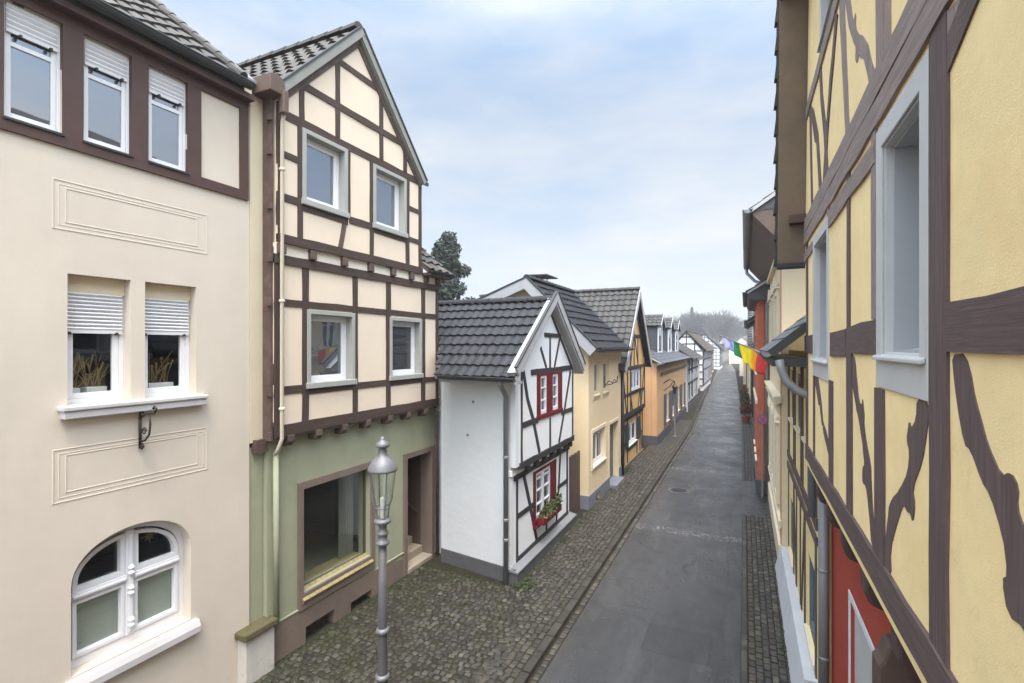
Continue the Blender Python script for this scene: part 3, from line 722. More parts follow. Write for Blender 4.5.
# ------------------------------------------------------------------ tall half-timbered house with the green shop
def build_shop_house():
    h = thing('half_timbered_house', 'tall narrow half-timbered gable house with sage green empty shop on the ground floor', 'house', (-8, 7.3, 0))
    F1 = left(-6.3); F2 = left(-6.27); F0 = left(-6.45)
    T = G['timber']
    # --- first floor
    wl = [(5.80, 6.87, 4.17, 5.41), (7.83, 8.90, 4.17, 5.40)]
    wall(h, F1, rc(5.2, 9.55, 3.45, 6.3), G['infill'], [rc(a + .06, b - .06, c + .05, d - .05) for a, b, c, d in wl])
    # --- second floor and gable
    wu = [(5.68, 6.66, 7.06, 8.24), (7.32, 8.32, 7.04, 8.22)]
    wall(h, F2, [(5.24, 6.36), (8.86, 6.36), (8.86, 8.30), (6.93, 10.33), (5.24, 8.58)], G['infill'], [rc(a + .06, b - .06, c + .05, d - .05) for a, b, c, d in wu])
    body(h, F1, [(5.2, 3.45), (9.55, 3.45), (9.55, 6.3), (8.86, 6.5), (8.86, 8.28), (6.93, 10.3), (5.2, 8.5)], -9, -0.3, G['infill'])
    # first floor timbers
    for a in ((5.2, 9.55, 3.48, 3.65), (5.2, 9.55, 6.06, 6.2)):
        beam(h, F1, 'timber_sill', *a, T, 0.03, j=0.008)
    for a in ((5.33, 5.72, 4.1, 4.22), (6.94, 7.74, 4.06, 4.18), (9.03, 9.45, 4.04, 4.15), (5.33, 9.45, 5.43, 5.54)):
        beam(h, F1, 'timber_rail', *a, T)
    for a in ((5.8, 6.86, 4.06, 4.17), (7.86, 8.9, 4.05, 4.16)): beam(h, F1, 'timber_rail', *a, T)
    for a, b in ((5.2, 5.33), (5.72, 5.84), (6.83, 6.95), (7.74, 7.87), (8.9, 9.03), (9.45, 9.55)):
        beam(h, F1, 'timber_post', a, b, 3.65, 6.06, T, 0.016)
    # jetty between the floors: joist ends and pale panels
    mb = MB(); mb.fbox(F1, 5.2, 9.5, 6.2, 6.36, -0.05, 0.012); mb.build('jetty_panel', G['infill_light'], h)
    for u in (5.24, 5.83, 6.53, 7.2, 7.85, 8.45, 8.98, 9.42):
        mb = MB(); mb.fbox(F1, u, u + 0.13, 6.205, 6.36, -0.05, 0.075); mb.build('joist_end', T, h, bevel=0.012)
    # second floor timbers
    beam(h, F2, 'timber_sill', 5.24, 8.86, 6.365, 6.5, T, 0.045, j=0.008)
    for a in ((5.32, 5.6, 7.65, 7.75), (5.24, 5.62, 7.0, 7.12), (6.72, 7.25, 6.98, 7.1), (8.42, 8.78, 6.98, 7.08), (8.42, 8.78, 7.62, 7.72), (5.66, 6.68, 6.94, 7.055), (7.3, 8.36, 6.94, 7.04), (5.3, 8.86, 8.24, 8.37)):
        beam(h, F2, 'timber_rail', *a, T)
    for a, b, c, d in ((5.24, 5.32, 6.5, 8.46), (5.6, 5.7, 6.5, 8.24), (6.64, 6.73, 7.05, 8.24), (7.24, 7.34, 6.5, 8.24), (8.32, 8.43, 6.5, 8.24), (8.76, 8.86, 6.5, 8.28),
                       (5.63, 5.73, 8.37, 8.9), (6.39, 6.49, 8.37, 9.64), (7.51, 7.61, 8.37, 9.7), (8.24, 8.35, 8.37, 8.9)):
        beam(h, F2, 'timber_post', a, b, c, d, T, 0.014)
    brace(h, F2, 'timber_brace', [(6.5, 6.5), (6.56, 6.75), (6.6, 6.95)], 0.1, T)
    beam(h, F2, 'timber_rail', 5.62, 8.28, 8.85, 8.97, T, 0.016); beam(h, F2, 'timber_rail', 6.3, 7.64, 9.62, 9.73, T, 0.016)
    brace(h, F2, 'timber_rafter', [(5.24, 8.50), (6.90, 10.24)], 0.16, T, 0.022)
    brace(h, F2, 'timber_rafter', [(6.96, 10.24), (8.84, 8.24)], 0.16, T, 0.024)
    # windows: grey-green casings round white frames
    for fr, lst, mg in ((F1, wl, G['glass_mid']), (F2, wu, G['glass_sky'])):
        for i, (a, b, c, d) in enumerate(lst):
            mb = MB(); mb.poly(fr, rc(a, b, c, d), -0.18, 0.035, [rc(a + .075, b - .075, c + .07, d - .07)])
            cs = mb.build('window_casing', G['grey_casing'], h, bevel=0.006)
            mb = MB(); mb.fbox(fr, a - .02, b + .02, c - 0.02, c + 0.075, -0.1, 0.06); mb.build('sill', G['grey_casing'], cs, bevel=0.01)
            w = window(h, fr, a + .076, b - .076, c + .071, d - .071, G['pvc'], mg if not (fr is F1 and i) else G['glass_dark'], rec=0.11, w=0.045, sashw=0.055)
    # verge, roof
    lo_l = V3((-6.19, 5.16, 8.60)); top = V3((-6.19, 6.92, 10.46)); lo_r = V3((-6.19, 8.9, 8.33))
    upl = (top - lo_l); upr = (top - lo_r)
    for lo, up, s in ((lo_l, upl, 1), (lo_r, upr, -1)):
        d = V3((-9, 0, 0))
        roof_plane(h, lo + d if s > 0 else lo, lo if s > 0 else lo + d, up, up.length, G['tile_dark'], 0.33, 0.28, 'wave', 0.025, 0.045, under=G['timber'])
        n = up.normalized(); nn = n.cross(V3((1, 0, 0)));
        if nn.z < 0: nn = -nn
        mb = MB(); q = [lo - nn * .10, lo + up - nn * .10, lo + up + nn * .015, lo + nn * .015]
        mb.prism([p + V3((.004 * s, 0, 0)) for p in q], [p + V3((0.035 + .004 * s, 0, 0)) for p in q]); mb.build('verge_board', G['verge'], h)
        mb = MB(); q = [lo - nn * .115, lo + up - nn * .115, lo + up - nn * .075, lo - nn * .075]
        mb.prism([p + V3((-.08, 0, 0)) for p in q], [p + V3((-0.001, 0, 0)) for p in q]); mb.build('verge_soffit', G['verge'], h)
        mb = MB(); q = [lo + nn * .018, lo + up + nn * .018, lo + up + nn * .05, lo + nn * .05]
        mb.prism([p + V3((-0.02, 0, 0)) for p in q], [p + V3((0.05, 0, 0)) for p in q]); mb.build('verge_flashing', G['dark_gutter'], h)
    ridge_caps(h, (-6.22, 6.92, 10.50), (-15, 6.92, 10.50), G['tile_dark'], 0.12)
    # brown box gutter at the left eave with its end turned down
    mb = MB()
    prof = [(4.98, 8.48), (5.24, 8.48), (5.24, 8.62), (5.2, 8.72), (5.1, 8.75), (4.98, 8.72)]
    mb.prism([(-6.10, y, z) for y, z in prof], [(-12, y, z) for y, z in prof]); mb.build('box_gutter', G['brown_gutter'], h, bevel=0.01)
    mb = MB(); mb.box(-6.16, -6.06, 5.17, 5.27, 8.22, 8.56); mb.build('gutter_head', G['brown_gutter'], h, bevel=0.02)
    mb = MB(); mb.box(-6.2, -6.16, 8.82, 8.98, 8.26, 8.33); mb.build('gutter_end', G['dark_gutter'], h)
    # cream downpipe
    p = pipe(h, [(-6.13, 5.25, 8.3), (-6.22, 5.28, 8.12), (-6.225, 5.28, 3.45), (-6.3, 5.28, 3.3), (-6.38, 5.28, 3.2)], 0.028, G['cream_pipe'])
    for z in (7.45, 5.5, 3.9):
        c = MB(); c.lathe(-6.225, 5.28, [(0.036, z - .02), (0.044, z - .012), (0.044, z + .012), (0.036, z + .02)], 12); c.build('pipe_clip', G['cream_pipe'], p)
    pipe(h, [(-6.38, 5.30, 3.24), (-6.385, 5.32, 0.62)], 0.04, G['green'])
    # side of the jetty and the narrow link towards the cream house
    mb = MB(); mb.box(-6.48, -6.315, 5.155, 5.199, 3.42, 8.5); mb.build('jetty_side', G['timber'], h)
    for z in (3.5, 4.15, 5.48, 6.13, 6.9, 7.7, 8.2):
        mb = MB(); mb.box(-6.36, -6.27, 5.12, 5.16, z - .06, z + .06); mb.build('joist_end', T, h)
    mb = MB(); mb.box(-6.9, -6.485, 4.955, 5.19, 3.42, 8.5); mb.build('link_wall', G['cream_yellow'], h)
    mb = MB(); mb.box(-6.9, -6.52, 4.955, 5.19, -0.1, 3.35); mb.build('link_wall', G['green'], h)
    mb = MB(); mb.box(-6.63, -6.42, 5.0, 5.19, 3.27, 3.46); mb.build('joist_end', T, h)
    # --- ground floor shop
    outer = [(5.2, -.1), (8.58, -.1), (8.58, 2.47), (9.5, 2.47), (9.5, -.1), (9.62, -.1), (9.62, 3.47), (5.2, 3.47)]
    cell = [rc(5.9, 6.55, 0.0, 0.3), rc(6.92, 7.5, 0.0, 0.22)]
    wall(h, F0, outer, G['green'], [rc(5.86, 7.46, 0.86, 2.53)] + cell, n0=-0.28)
    for z in (0,):
        mb = MB(); mb.poly(F0, [(5.2, -.1), (8.47, -.1), (8.47, 0.42), (7.64, 0.52), (5.76, 0.62), (5.2, 0.62)], -0.15, 0.022, [rc(5.91, 6.54, 0.01, 0.29), rc(6.93, 7.49, 0.01, 0.21)])
        mb.build('plinth', G['plinth_brown'], h)
        for a, b, c in ((5.2, 5.76, .622), (7.64, 8.47, .522)):
            mb = MB(); mb.fbox(F0, a, b, c, c + .02, 0.002, 0.03); mb.build('plinth_ledge', G['green'], h)
    for a, b, c, d in ((5.9, 6.55, 0.0, 0.3), (6.92, 7.5, 0.0, 0.22)):
        mb = MB(); mb.fbox(F0, a, b, c, d, -0.2, -0.16)
        for i in range(3): mb.fbox(F0, a + (b - a) * (i + .5) / 3 - .008, a + (b - a) * (i + .5) / 3 + .008, c, d, -0.16, -0.13)
        mb.build('cellar_window', G['door_brown'], h)
        mb = MB(); mb.fbox(F0, a - .02, b + .02, -0.02, 0.012, -0.15, 0.05); mb.build('cellar_sill', G['cream_stone'], h)
    # shop window
    mb = MB(); mb.poly(F0, rc(5.76, 7.57, 0.6, 2.65), 0.004, 0.04, [rc(5.86, 7.46, 0.86, 2.53)]); w = mb.build('shop_window', G['plinth_brown'], h, bevel=0.004)
    mb = MB(); ring(mb, F0, 5.865, 7.455, 0.87, 2.525, 0.03, -0.14, -0.1); mb.build('frame', G['timber'], w)
    mb = MB(); mb.fbox(F0, 5.875, 7.445, 0.885, 2.515, -0.125, -0.119); mb.build('pane', G['glass_shop'], w)
    mb = MB()
    n = 13
    for i in range(n):
        a = 5.83 + 1.66 * i / n
        mb.hexa([F0(a, .82, -.1), F0(a + 1.66 / n - .006, .82, -.1), F0(a + 1.66 / n - .006, .70, .05), F0(a, .70, .05)],
                [F0(a, .90, -.1), F0(a + 1.66 / n - .006, .90, -.1), F0(a + 1.66 / n - .006, .76, .085), F0(a, .76, .085)])
    mb.build('tiled_sill', G['ochre_tile'], w, bevel=0.006)
    # room behind the shop window
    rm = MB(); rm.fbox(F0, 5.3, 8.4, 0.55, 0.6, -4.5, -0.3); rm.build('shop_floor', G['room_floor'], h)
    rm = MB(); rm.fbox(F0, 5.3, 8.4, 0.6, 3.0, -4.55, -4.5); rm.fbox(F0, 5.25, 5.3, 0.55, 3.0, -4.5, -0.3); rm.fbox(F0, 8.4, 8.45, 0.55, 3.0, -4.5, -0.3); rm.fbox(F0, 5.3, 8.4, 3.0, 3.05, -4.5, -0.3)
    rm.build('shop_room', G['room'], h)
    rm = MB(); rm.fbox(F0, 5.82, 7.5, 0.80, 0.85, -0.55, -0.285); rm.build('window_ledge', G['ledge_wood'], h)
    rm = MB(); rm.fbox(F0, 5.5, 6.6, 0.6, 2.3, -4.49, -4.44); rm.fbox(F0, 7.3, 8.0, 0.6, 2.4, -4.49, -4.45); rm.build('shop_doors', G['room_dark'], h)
    cu = MB()
    vs = []; n = 40
    for i in range(n + 1):
        t = i / n; y = 7.08 + 0.36 * t; x = -0.42 + 0.03 * math.sin(t * 40)
        vs += [F0(y, 0.87, x), F0(y, 2.6, x)]
    cu.add(vs, [(2 * i, 2 * i + 1, 2 * i + 3, 2 * i + 2) for i in range(n)]); cu.build('curtain', G['curtain'], h, recalc=False)
    # doorway with steps going in, handrail and inner walls
    mb = MB(); mb.poly(F0, [(8.47, 0.0), (8.59, 0.0), (8.59, 2.46), (9.49, 2.46), (9.49, 0), (9.6, 0), (9.6, 2.57), (8.47, 2.57)], -0.285, 0.035); d = mb.build('doorway', G['plinth_brown'], h, bevel=0.004)
    st = MB()
    for i in range(6):
        st.fbox(F0, 8.59, 9.49, -0.1, 0.13 + 0.16 * i, -0.30 - 0.28 * (i + 1) + 0.35, -0.30 - 0.28 * i + 0.35)
    st.build('steps', G['step'], d, bevel=0.012)
    mb = MB(); mb.fbox(F0, 9.5, 9.55, 0, 2.6, -1.0, -0.282); mb.build('jamb', G['door_brown'], d)
    mb = MB(); mb.fbox(F0, 9.5, 9.55, 0, 3.0, -2.6, -1.0); mb.fbox(F0, 8.53, 8.58, 0, 3.0, -2.6, -0.282); mb.fbox(F0, 8.58, 9.5, 0.0, 3.0, -2.65, -2.6); mb.build('hall_wall', G['green'], d)
    mb = MB(); mb.fbox(F0, 8.58, 9.5, 2.6, 2.65, -2.6, -0.282); mb.fbox(F0, 8.58, 9.5, 2.05, 2.6, -1.75, -1.7); mb.build('hall_ceiling', G['white_panel'], d)
    mb = MB(); mb.tube([F0(9.44, 1.05, -0.35), F0(9.44, 1.25, -0.7), F0(9.44, 2.1, -2.2)], 0.022, 8); mb.build('handrail', G['door_brown'], d)
    pipe(h, [(-6.33, 9.6, 3.35), (-6.36, 9.6, 3.2), (-6.36, 9.62, 0.1)], 0.035, G['timber'])
    # brackets under the jetty
    for u in (5.42, 5.98, 6.56, 7.16, 7.78, 8.38, 8.98):
        mb = MB(); mb.poly(Fr((-6.45, u, 0), (1, 0, 0), (0, 1, 0)), [(-.05, 3.31), (.14, 3.31), (.19, 3.38), (.19, 3.475), (-.05, 3.475)], 0.0, 0.13); mb.build('joist_end', T, h, bevel=0.01)
    mb = MB(); mb.fbox(F1, 5.2, 9.55, 3.44, 3.476, -0.16, 0.01); mb.build('jetty_soffit', G['timber'], h)
    # small tiled roof over the part that stays lower on the right
    roof_plane(h, (-6.06, 8.87, 6.44), (-6.06, 9.72, 6.44), (-1, 0, 0.84), 3.0, G['tile_dark'], 0.3, 0.28, 'wave', 0.025, 0.05, under=G['timber'])
    mb = MB(); mb.box(-6.28, -6.04, 8.9, 9.74, 6.34, 6.40); mb.build('eaves_board', G['timber'], h)
    gut(h, (-6.02, 8.88, 6.43), (-6.02, 9.76, 6.43), 0.05, G['dark_gutter'])
    return h
build_shop_house()

# ------------------------------------------------------------------ street lamp
def lamp():
    X, Y = -3.94, 4.78
    t = thing('street_lamp', 'silver painted old style lantern post standing before the green shop', 'street lamp', (X, Y, 0.05))
    mb = MB(); mb.lathe(X, Y, [(0.10, 0.03), (0.10, 0.25), (0.08, 0.3), (0.066, 0.8), (0.06, 0.9), (0.053, 1.5), (0.048, 2.5)], 24); mb.build('post', G['silver_dark'], t, smooth=True)
    for z, r in ((0.87, 0.08), (1.42, 0.074)):
        mb = MB(); mb.lathe(X, Y, [(0.06, z - .035), (r, z - .02), (r + .008, z), (r, z + .02), (0.058, z + .035)], 24); mb.build('ring', G['silver'], t, smooth=True)
    mb = MB(); mb.lathe(X, Y, [(0.055, 2.44), (0.082, 2.46), (0.082, 2.485), (0.056, 2.5), (0.056, 2.56), (0.072, 2.58), (0.072, 2.6), (0.05, 2.62), (0.05, 2.68), (0.1, 2.72), (0.105, 2.745), (0.075, 2.765)], 24); mb.build('collar', G['silver'], t, smooth=True)
    fm = MB()
    for kx in range(4):
        a = math.pi / 4 + kx * math.pi / 2 + 0.2
        c, s = math.cos(a), math.sin(a)
        fm.tube([(X + c * .07, Y + s * .07, 2.76), (X + c * .078, Y + s * .078, 2.88), (X + c * .115, Y + s * .115, 2.98), (X + c * .12, Y + s * .12, 3.06), (X + c * .16, Y + s * .16, 3.34)], 0.009, 6)
        fm.tube([(X + c * .07, Y + s * .07, 2.9), (X + c * .10, Y + s * .10, 2.94), (X + c * .125, Y + s * .125, 3.02), (X + c * .105, Y + s * .105, 3.04)], 0.007, 6)
    for z, r in ((2.9, .085), (3.34, .165)):
        fm.tube([(X + r * math.cos(i * math.pi / 12), Y + r * math.sin(i * math.pi / 12), z) for i in range(25)], 0.008, 6)
    fm.build('lantern_frame', G['silver'], t)
    mb = MB(); mb.lathe(X, Y, [(0.06, 2.77), (0.07, 2.9), (0.11, 3.05), (0.152, 3.33)], 24)
    mb.f = mb.f[:-2]; mb.build('lantern_glass', G['glass_lamp'], t, smooth=True, recalc=False)
    mb = MB(); mb.lathe(X, Y, [(0.03, 2.77), (0.03, 3.0), (0.012, 3.02)], 12); mb.build('burner', G['white_panel'], t)
    mb = MB(); mb.lathe(X, Y, [(0.0, 3.35), (0.172, 3.335), (0.177, 3.35), (0.172, 3.365), (0.158, 3.40), (0.125, 3.46), (0.08, 3.50), (0.055, 3.52), (0.045, 3.6), (0.05, 3.615)], 28); mb.build('lantern_roof', G['silver'], t, smooth=True)
    mb = MB(); mb.lathe(X, Y, [(0.03, 3.6), (0.08, 3.625), (0.085, 3.645), (0.06, 3.68), (0.035, 3.695), (0.028, 3.71), (0.025, 3.735), (0.0, 3.745)], 24); mb.build('finial', G['silver'], t, smooth=True)
lamp()

# ------------------------------------------------------------------ white half-timbered cottage
def build_white_cottage():
    h = thing('white_cottage', 'white cottage with black timber gable and red framed windows beyond the green shop', 'house', (-6, 11, 0))
    FU = left(-4.17); FL = left(-4.30)
    K = G['timber_black']
    # street gable
    up = [(9.19, 2.38), (12.86, 2.38), (12.86, 4.32), (11.0, 5.80), (9.19, 4.36)]
    uw = rc(10.30, 11.86, 3.26, 4.17)
    wall(h, FU, up, G['white'], [uw], n0=-0.3)
    lw = rc(10.46, 11.82, 0.86, 1.95)
    wall(h, FL, rc(9.22, 12.86, 0.3, 2.4), G['white'], [lw], n0=-0.3)
    body(h, FL, [(9.75, 0), (12.86, 0), (12.86, 4.3), (11, 5.78), (9.75, 4.7)], -9, -0.31, G['white_shaded'])
    # side wall in the shaded white, running slightly back
    S = Fr((-4.17, 9.115, 0), V3((-1, 0.16, 0)), V3((-0.16, -1, 0)))
    mb = MB(); mb.poly(S, [(0.12, 0.3), (1.98, 0.3), (1.98, 4.42), (0.0, 4.36), (0.0, 2.38), (0.12, 2.38)], -0.1, 0.0); mb.build('side_wall', G['white_shaded'], h)
    mb = MB(); mb.poly(S, rc(0.0, 1.97, -0.1, 0.34), -0.02, 0.03); mb.build('plinth', G['plinth_dark'], h)
    mb = MB(); mb.prism([(-4.4, 9.1, -.1), (-4.12, 9.1, -.1), (-4.12, 9.1, 0.27), (-4.4, 9.1, 0.3)], [(-4.4, 12.9, -.1), (-4.12, 12.9, -.1), (-4.12, 12.9, .27), (-4.4, 12.9, .3)]); mb.build('plinth', G['plinth_dark'], h)
    mb = MB(); mb.prism([(-4.4, 9.07, .3), (-4.10, 9.07, .275), (-4.10, 9.07, .305), (-4.4, 9.07, .37)], [(-4.4, 12.93, .3), (-4.10, 12.93, .275), (-4.10, 12.93, .305), (-4.4, 12.93, .37)]); mb.build('plinth_ledge', G['zinc'], h)
    # upper timbers
    B = lambda fr, nm, *a: beam(h, fr, nm, *a, K, 0.014, j=0.008)
    B(FU, 'timber_beam', 9.9, 12.75, 4.20, 4.32); B(FU, 'timber_beam', 10.7, 11.8, 5.04, 5.13)
    brace(h, FU, 'timber_rafter', [(11.1, 5.62), (12.78, 4.2)], 0.09, K)
    B(FU, 'timber_post', 11.02, 11.1, 4.32, 5.04)
    brace(h, FU, 'timber_brace', [(10.46, 4.8), (10.83, 4.32)], 0.09, K); brace(h, FU, 'timber_brace', [(11.75, 5.04), (11.36, 4.32)], 0.09, K)
    B(FU, 'timber_post', 9.37, 9.44, 2.44, 4.3); B(FU, 'timber_post', 12.72, 12.8, 2.44, 4.2)
    B(FU, 'timber_rail', 9.44, 10.3, 3.13, 3.25); B(FU, 'timber_rail', 11.86, 12.72, 3.1, 3.21)
    brace(h, FU, 'timber_brace', [(9.5, 4.3), (9.72, 3.7), (10.02, 3.25), (10.4, 2.44)], 0.12, K)
    brace(h, FU, 'timber_brace', [(12.58, 4.18), (12.1, 3.2), (11.68, 2.44)], 0.105, K)
    B(FU, 'timber_post', 11.02, 11.1, 2.44, 3.14)
    beam(h, FU, 'timber_beam', 9.3, 12.84, 2.31, 2.44, K, 0.03, j=0.01)
    # jetty joists and lower timbers
    for u in (9.75, 10.25, 10.75, 11.25, 11.75, 12.25, 12.62):
        mb = MB(); mb.fbox(FL, u, u + .12, 2.17, 2.31, -0.05, 0.14); mb.build('joist_end', K, h, bevel=0.008)
    mb = MB(); mb.fbox(FL, 9.12, 12.86, 2.19, 2.3, -0.04, 0.05); mb.build('jetty_panel', G['white'], h)
    beam(h, FL, 'timber_beam', 9.3, 12.84, 2.06, 2.17, K, 0.03, j=0.01)
    B(FL, 'timber_post', 9.42, 9.5, 0.42, 2.06); B(FL, 'timber_post', 12.64, 12.74, 0.42, 2.06)
    B(FL, 'timber_rail', 9.5, 10.4, 1.22, 1.33); B(FL, 'timber_rail', 11.95, 12.66, 1.2, 1.3)
    brace(h, FL, 'timber_brace', [(9.82, 2.06), (10.18, 1.28), (10.55, 0.42)], 0.12, K)
    brace(h, FL, 'timber_brace', [(12.15, 2.06), (12.02, 1.2), (11.85, 0.42)], 0.105, K)
    B(FL, 'timber_post', 11.12, 11.2, 0.42, 0.72); beam(h, FL, 'timber_sill', 9.42, 12.76, 0.34, 0.43, K, 0.02, j=0.006)
    # windows: red frame posts, white sashes
    def redwin(fr, a, b, c, d, posts, lights, rows, low):
        mb = MB()
        for p0, p1 in posts: mb.fbox(fr, p0, p1, c, d, -0.12, 0.012)
        mb.fbox(fr, a, b, d - 0.002, d + 0.06, -0.1, 0.018); mb.fbox(fr, a - .02, b + .02, c - low, c + 0.002, -0.1, 0.03)
        o = mb.build('window', G['red_paint'], h, bevel=0.006)
        for l0, l1 in lights:
            s = MB(); ring(s, fr, l0, l1, c + 0.01, d - 0.01, 0.055, -0.085, 0.0, 0.08)
            for r in rows: s.fbox(fr, l0 + .05, l1 - .05, c + (d - c) * r - .015, c + (d - c) * r + .015, -0.08, -0.004)
            so = s.build('sash', G['pvc'], o)
            g = MB(); g.fbox(fr, l0 + .03, l1 - .03, c + .04, d - .04, -0.04, -0.034); g.build('pane', G['glass_mid'], o)
        return o
    redwin(FU, 10.24, 11.92, 3.28, 4.16, ((10.24, 10.46), (10.84, 11.24), (11.62, 11.92)), ((10.46, 10.84), (11.24, 11.62)), (0.36, 0.68), 0.1)
    redwin(FL, 10.34, 11.84, 0.88, 1.94, ((10.34, 10.5), (11.42, 11.84)), ((10.5, 10.96), (10.96, 11.42)), (0.3, 0.6, 0.85), 0.14)
    mb = MB(); mb.fbox(FL, 10.35, 11.84, 0.74, 0.80, 0.05, 0.09); mb.build('flower_box_shelf', G['red_paint'], h)
    # roof
    eaveL = V3((-3.98, 8.70, 4.38)); top = V3((-3.98, 11.0, 6.06)); eaveR = V3((-3.98, 13.2, 4.30)); d = V3((-9, 0.05, 0))
    upL = top - eaveL; upR = top - eaveR
    # the near pitch dies against the neighbour's corner, so each course of tiles has its own length
    low = V3((0, 0, -.17)); dn = V3((-1.7, 0.01, 0)); nc = 8; U1 = V3((-1, 0, 0)); un = upL.normalized(); nnL = un.cross(V3((1, 0, 0))); nnL = nnL if nnL.z > 0 else -nnL
    mb = MB(); bb = MB()
    for i in range(nc):
        o = eaveL + low + upL * (i / nc); yy = eaveL.y + 2.3 * (i + .2) / nc
        L = 1.70 + .52 * (yy - 8.7) / .92 if yy < 9.66 else 6.0
        L += .12
        mb.tiles(o + un * (upL.length * .0), U1, upL, L, upL.length / nc * 1.06, upL.length / nc, .21, .013, .05, 'wave', 8)
        q = [o, o + U1 * L, o + U1 * L + upL / nc, o + upL / nc]; bb.hexa([p_ - nnL * .07 for p_ in q], [p_ - nnL * .006 for p_ in q])
    mb.build('roof', G['tile_black'], h, recalc=False); bb.build('roof_boarding', G['soffit_light'], h)
    roof_plane(h, eaveR + low, eaveR + low + d, upR, upR.length, G['tile_black'], 0.355, 0.30, 'flat', 0.018, 0.05, sub=6)
    for lo, upv in ((eaveL, upL), (eaveR, upR)):
        n = upv.normalized(); nn = n.cross(V3((1, 0, 0)))
        if nn.z < 0: nn = -nn
        mb = MB(); q = [lo - nn * .15, lo + upv - nn * .15, lo + upv + nn * .03, lo + nn * .03]
        e_ = .004 if lo is eaveL else 0; mb.prism([p + V3((-e_, 0, 0)) for p in q], [p + V3((0.03 + e_, 0, 0)) for p in q]); mb.build('verge_board', G['verge_light'], h)
        mb = MB(); q = [lo - nn * .14, lo + upv - nn * .16, lo + upv - nn * .075, lo - nn * .075]
        mb.prism([p + V3((-.2, 0, 0)) for p in q], [p + V3((-0.001, 0, 0)) for p in q]); mb.build('verge_soffit', G['soffit_light'], h)
        mb = MB(); q = [lo + nn * .032, lo + upv + nn * .032, lo + upv + nn * .065, lo + nn * .065]
        mb.prism([p + V3((-0.02, 0, 0)) for p in q], [p + V3((0.045, 0, 0)) for p in q]); mb.build('verge_flashing', G['dark_gutter'], h)
    ridge_caps(h, top + low + V3((-.02, 0, .05)), top + low + d + V3((0, 0, .05)), G['tile_black'], 0.1)
    mb = MB(); p = eaveL + low + V3((0, .02, -.12)); mb.hexa([p + V3((0, 0, 0)), p + V3((0, .3, 0)), p + dn + V3((0, .3, 0)), p + dn], [p + V3((0, 0, .05)), p + V3((0, .3, .05)), p + dn + V3((0, .3, .05)), p + dn + V3((0, 0, .05))]); mb.build('eaves_board', G['verge_light'], h)
    gut(h, eaveL + low + V3((-.02, -.07, .0)), eaveL + low + dn + V3((0, -.07, .02)), 0.075, G['dark_gutter'])
    p = pipe(h, [(-4.3, 8.66, 4.18), (-4.3, 8.68, 4.08), (-4.34, 8.95, 3.9), (-4.345, 9.03, 3.8), (-4.345, 9.03, 0.0)], 0.05, G['zinc'])
    for z in (2.6, 0.95, 1.35):
        c = MB(); c.lathe(-4.345, 9.03, [(0.05, z - .03), (0.062, z - .02), (0.062, z + .02), (0.05, z + .03)], 12); c.build('pipe_clip', G['zinc'], p)
    # small wall mark and tie plate on the side
    for u, z in ((1.05, 3.62), (1.2, 2.9)):
        mb = MB(); mb.fbox(S, u, u + .05, z, z + .05, 0.001, 0.02); mb.build('wall_anchor', G['zinc'], h)
    return h
build_white_cottage()

# flower box below the lower red window
t = thing('flower_box', 'red flower box with green plants on the lower red window', 'flower box', (-4.18, 11.05, 0.8), None)
mb = MB(); mb.box(-4.25, -4.08, 10.45, 11.65, 0.80, 0.95); mb.build('box', G['red_paint'], t, bevel=0.006)
mb = MB(); mb.leaves((-4.15, 11.0, 1.03), .12, .58, .14, 420, 0.05, shell=0.0); mb.leaves((-4.12, 11.5, 1.1), .1, .14, .2, 120, 0.05, shell=0.0); mb.build('plants', G['leaf'], t, recalc=False)
mb = MB(); mb.leaves((-4.12, 10.75, .98), .1, .28, .12, 130, 0.045, shell=0.0); mb.build('dry_flowers', G['grass'], t, recalc=False)

# ------------------------------------------------------------------ gate in the gap
t = thing('wooden_gate', 'narrow brown board gate closing the gap beyond the white cottage', 'gate', (-4.35, 13.5, 0))
mb = MB()
for i in range(8): mb.box(-4.42, -4.38, 12.92 + i * .15, 12.92 + i * .15 + .142, 0.05, 1.75 + .02 * (i % 2))
mb.build('boards', G['door_brown'], t)
mb = MB(); mb.box(-4.46, -4.422, 12.9, 14.12, 0.4, 0.5); mb.box(-4.46, -4.422, 12.9, 14.12, 1.4, 1.5); mb.build('gate_rail', G['door_brown'], t)

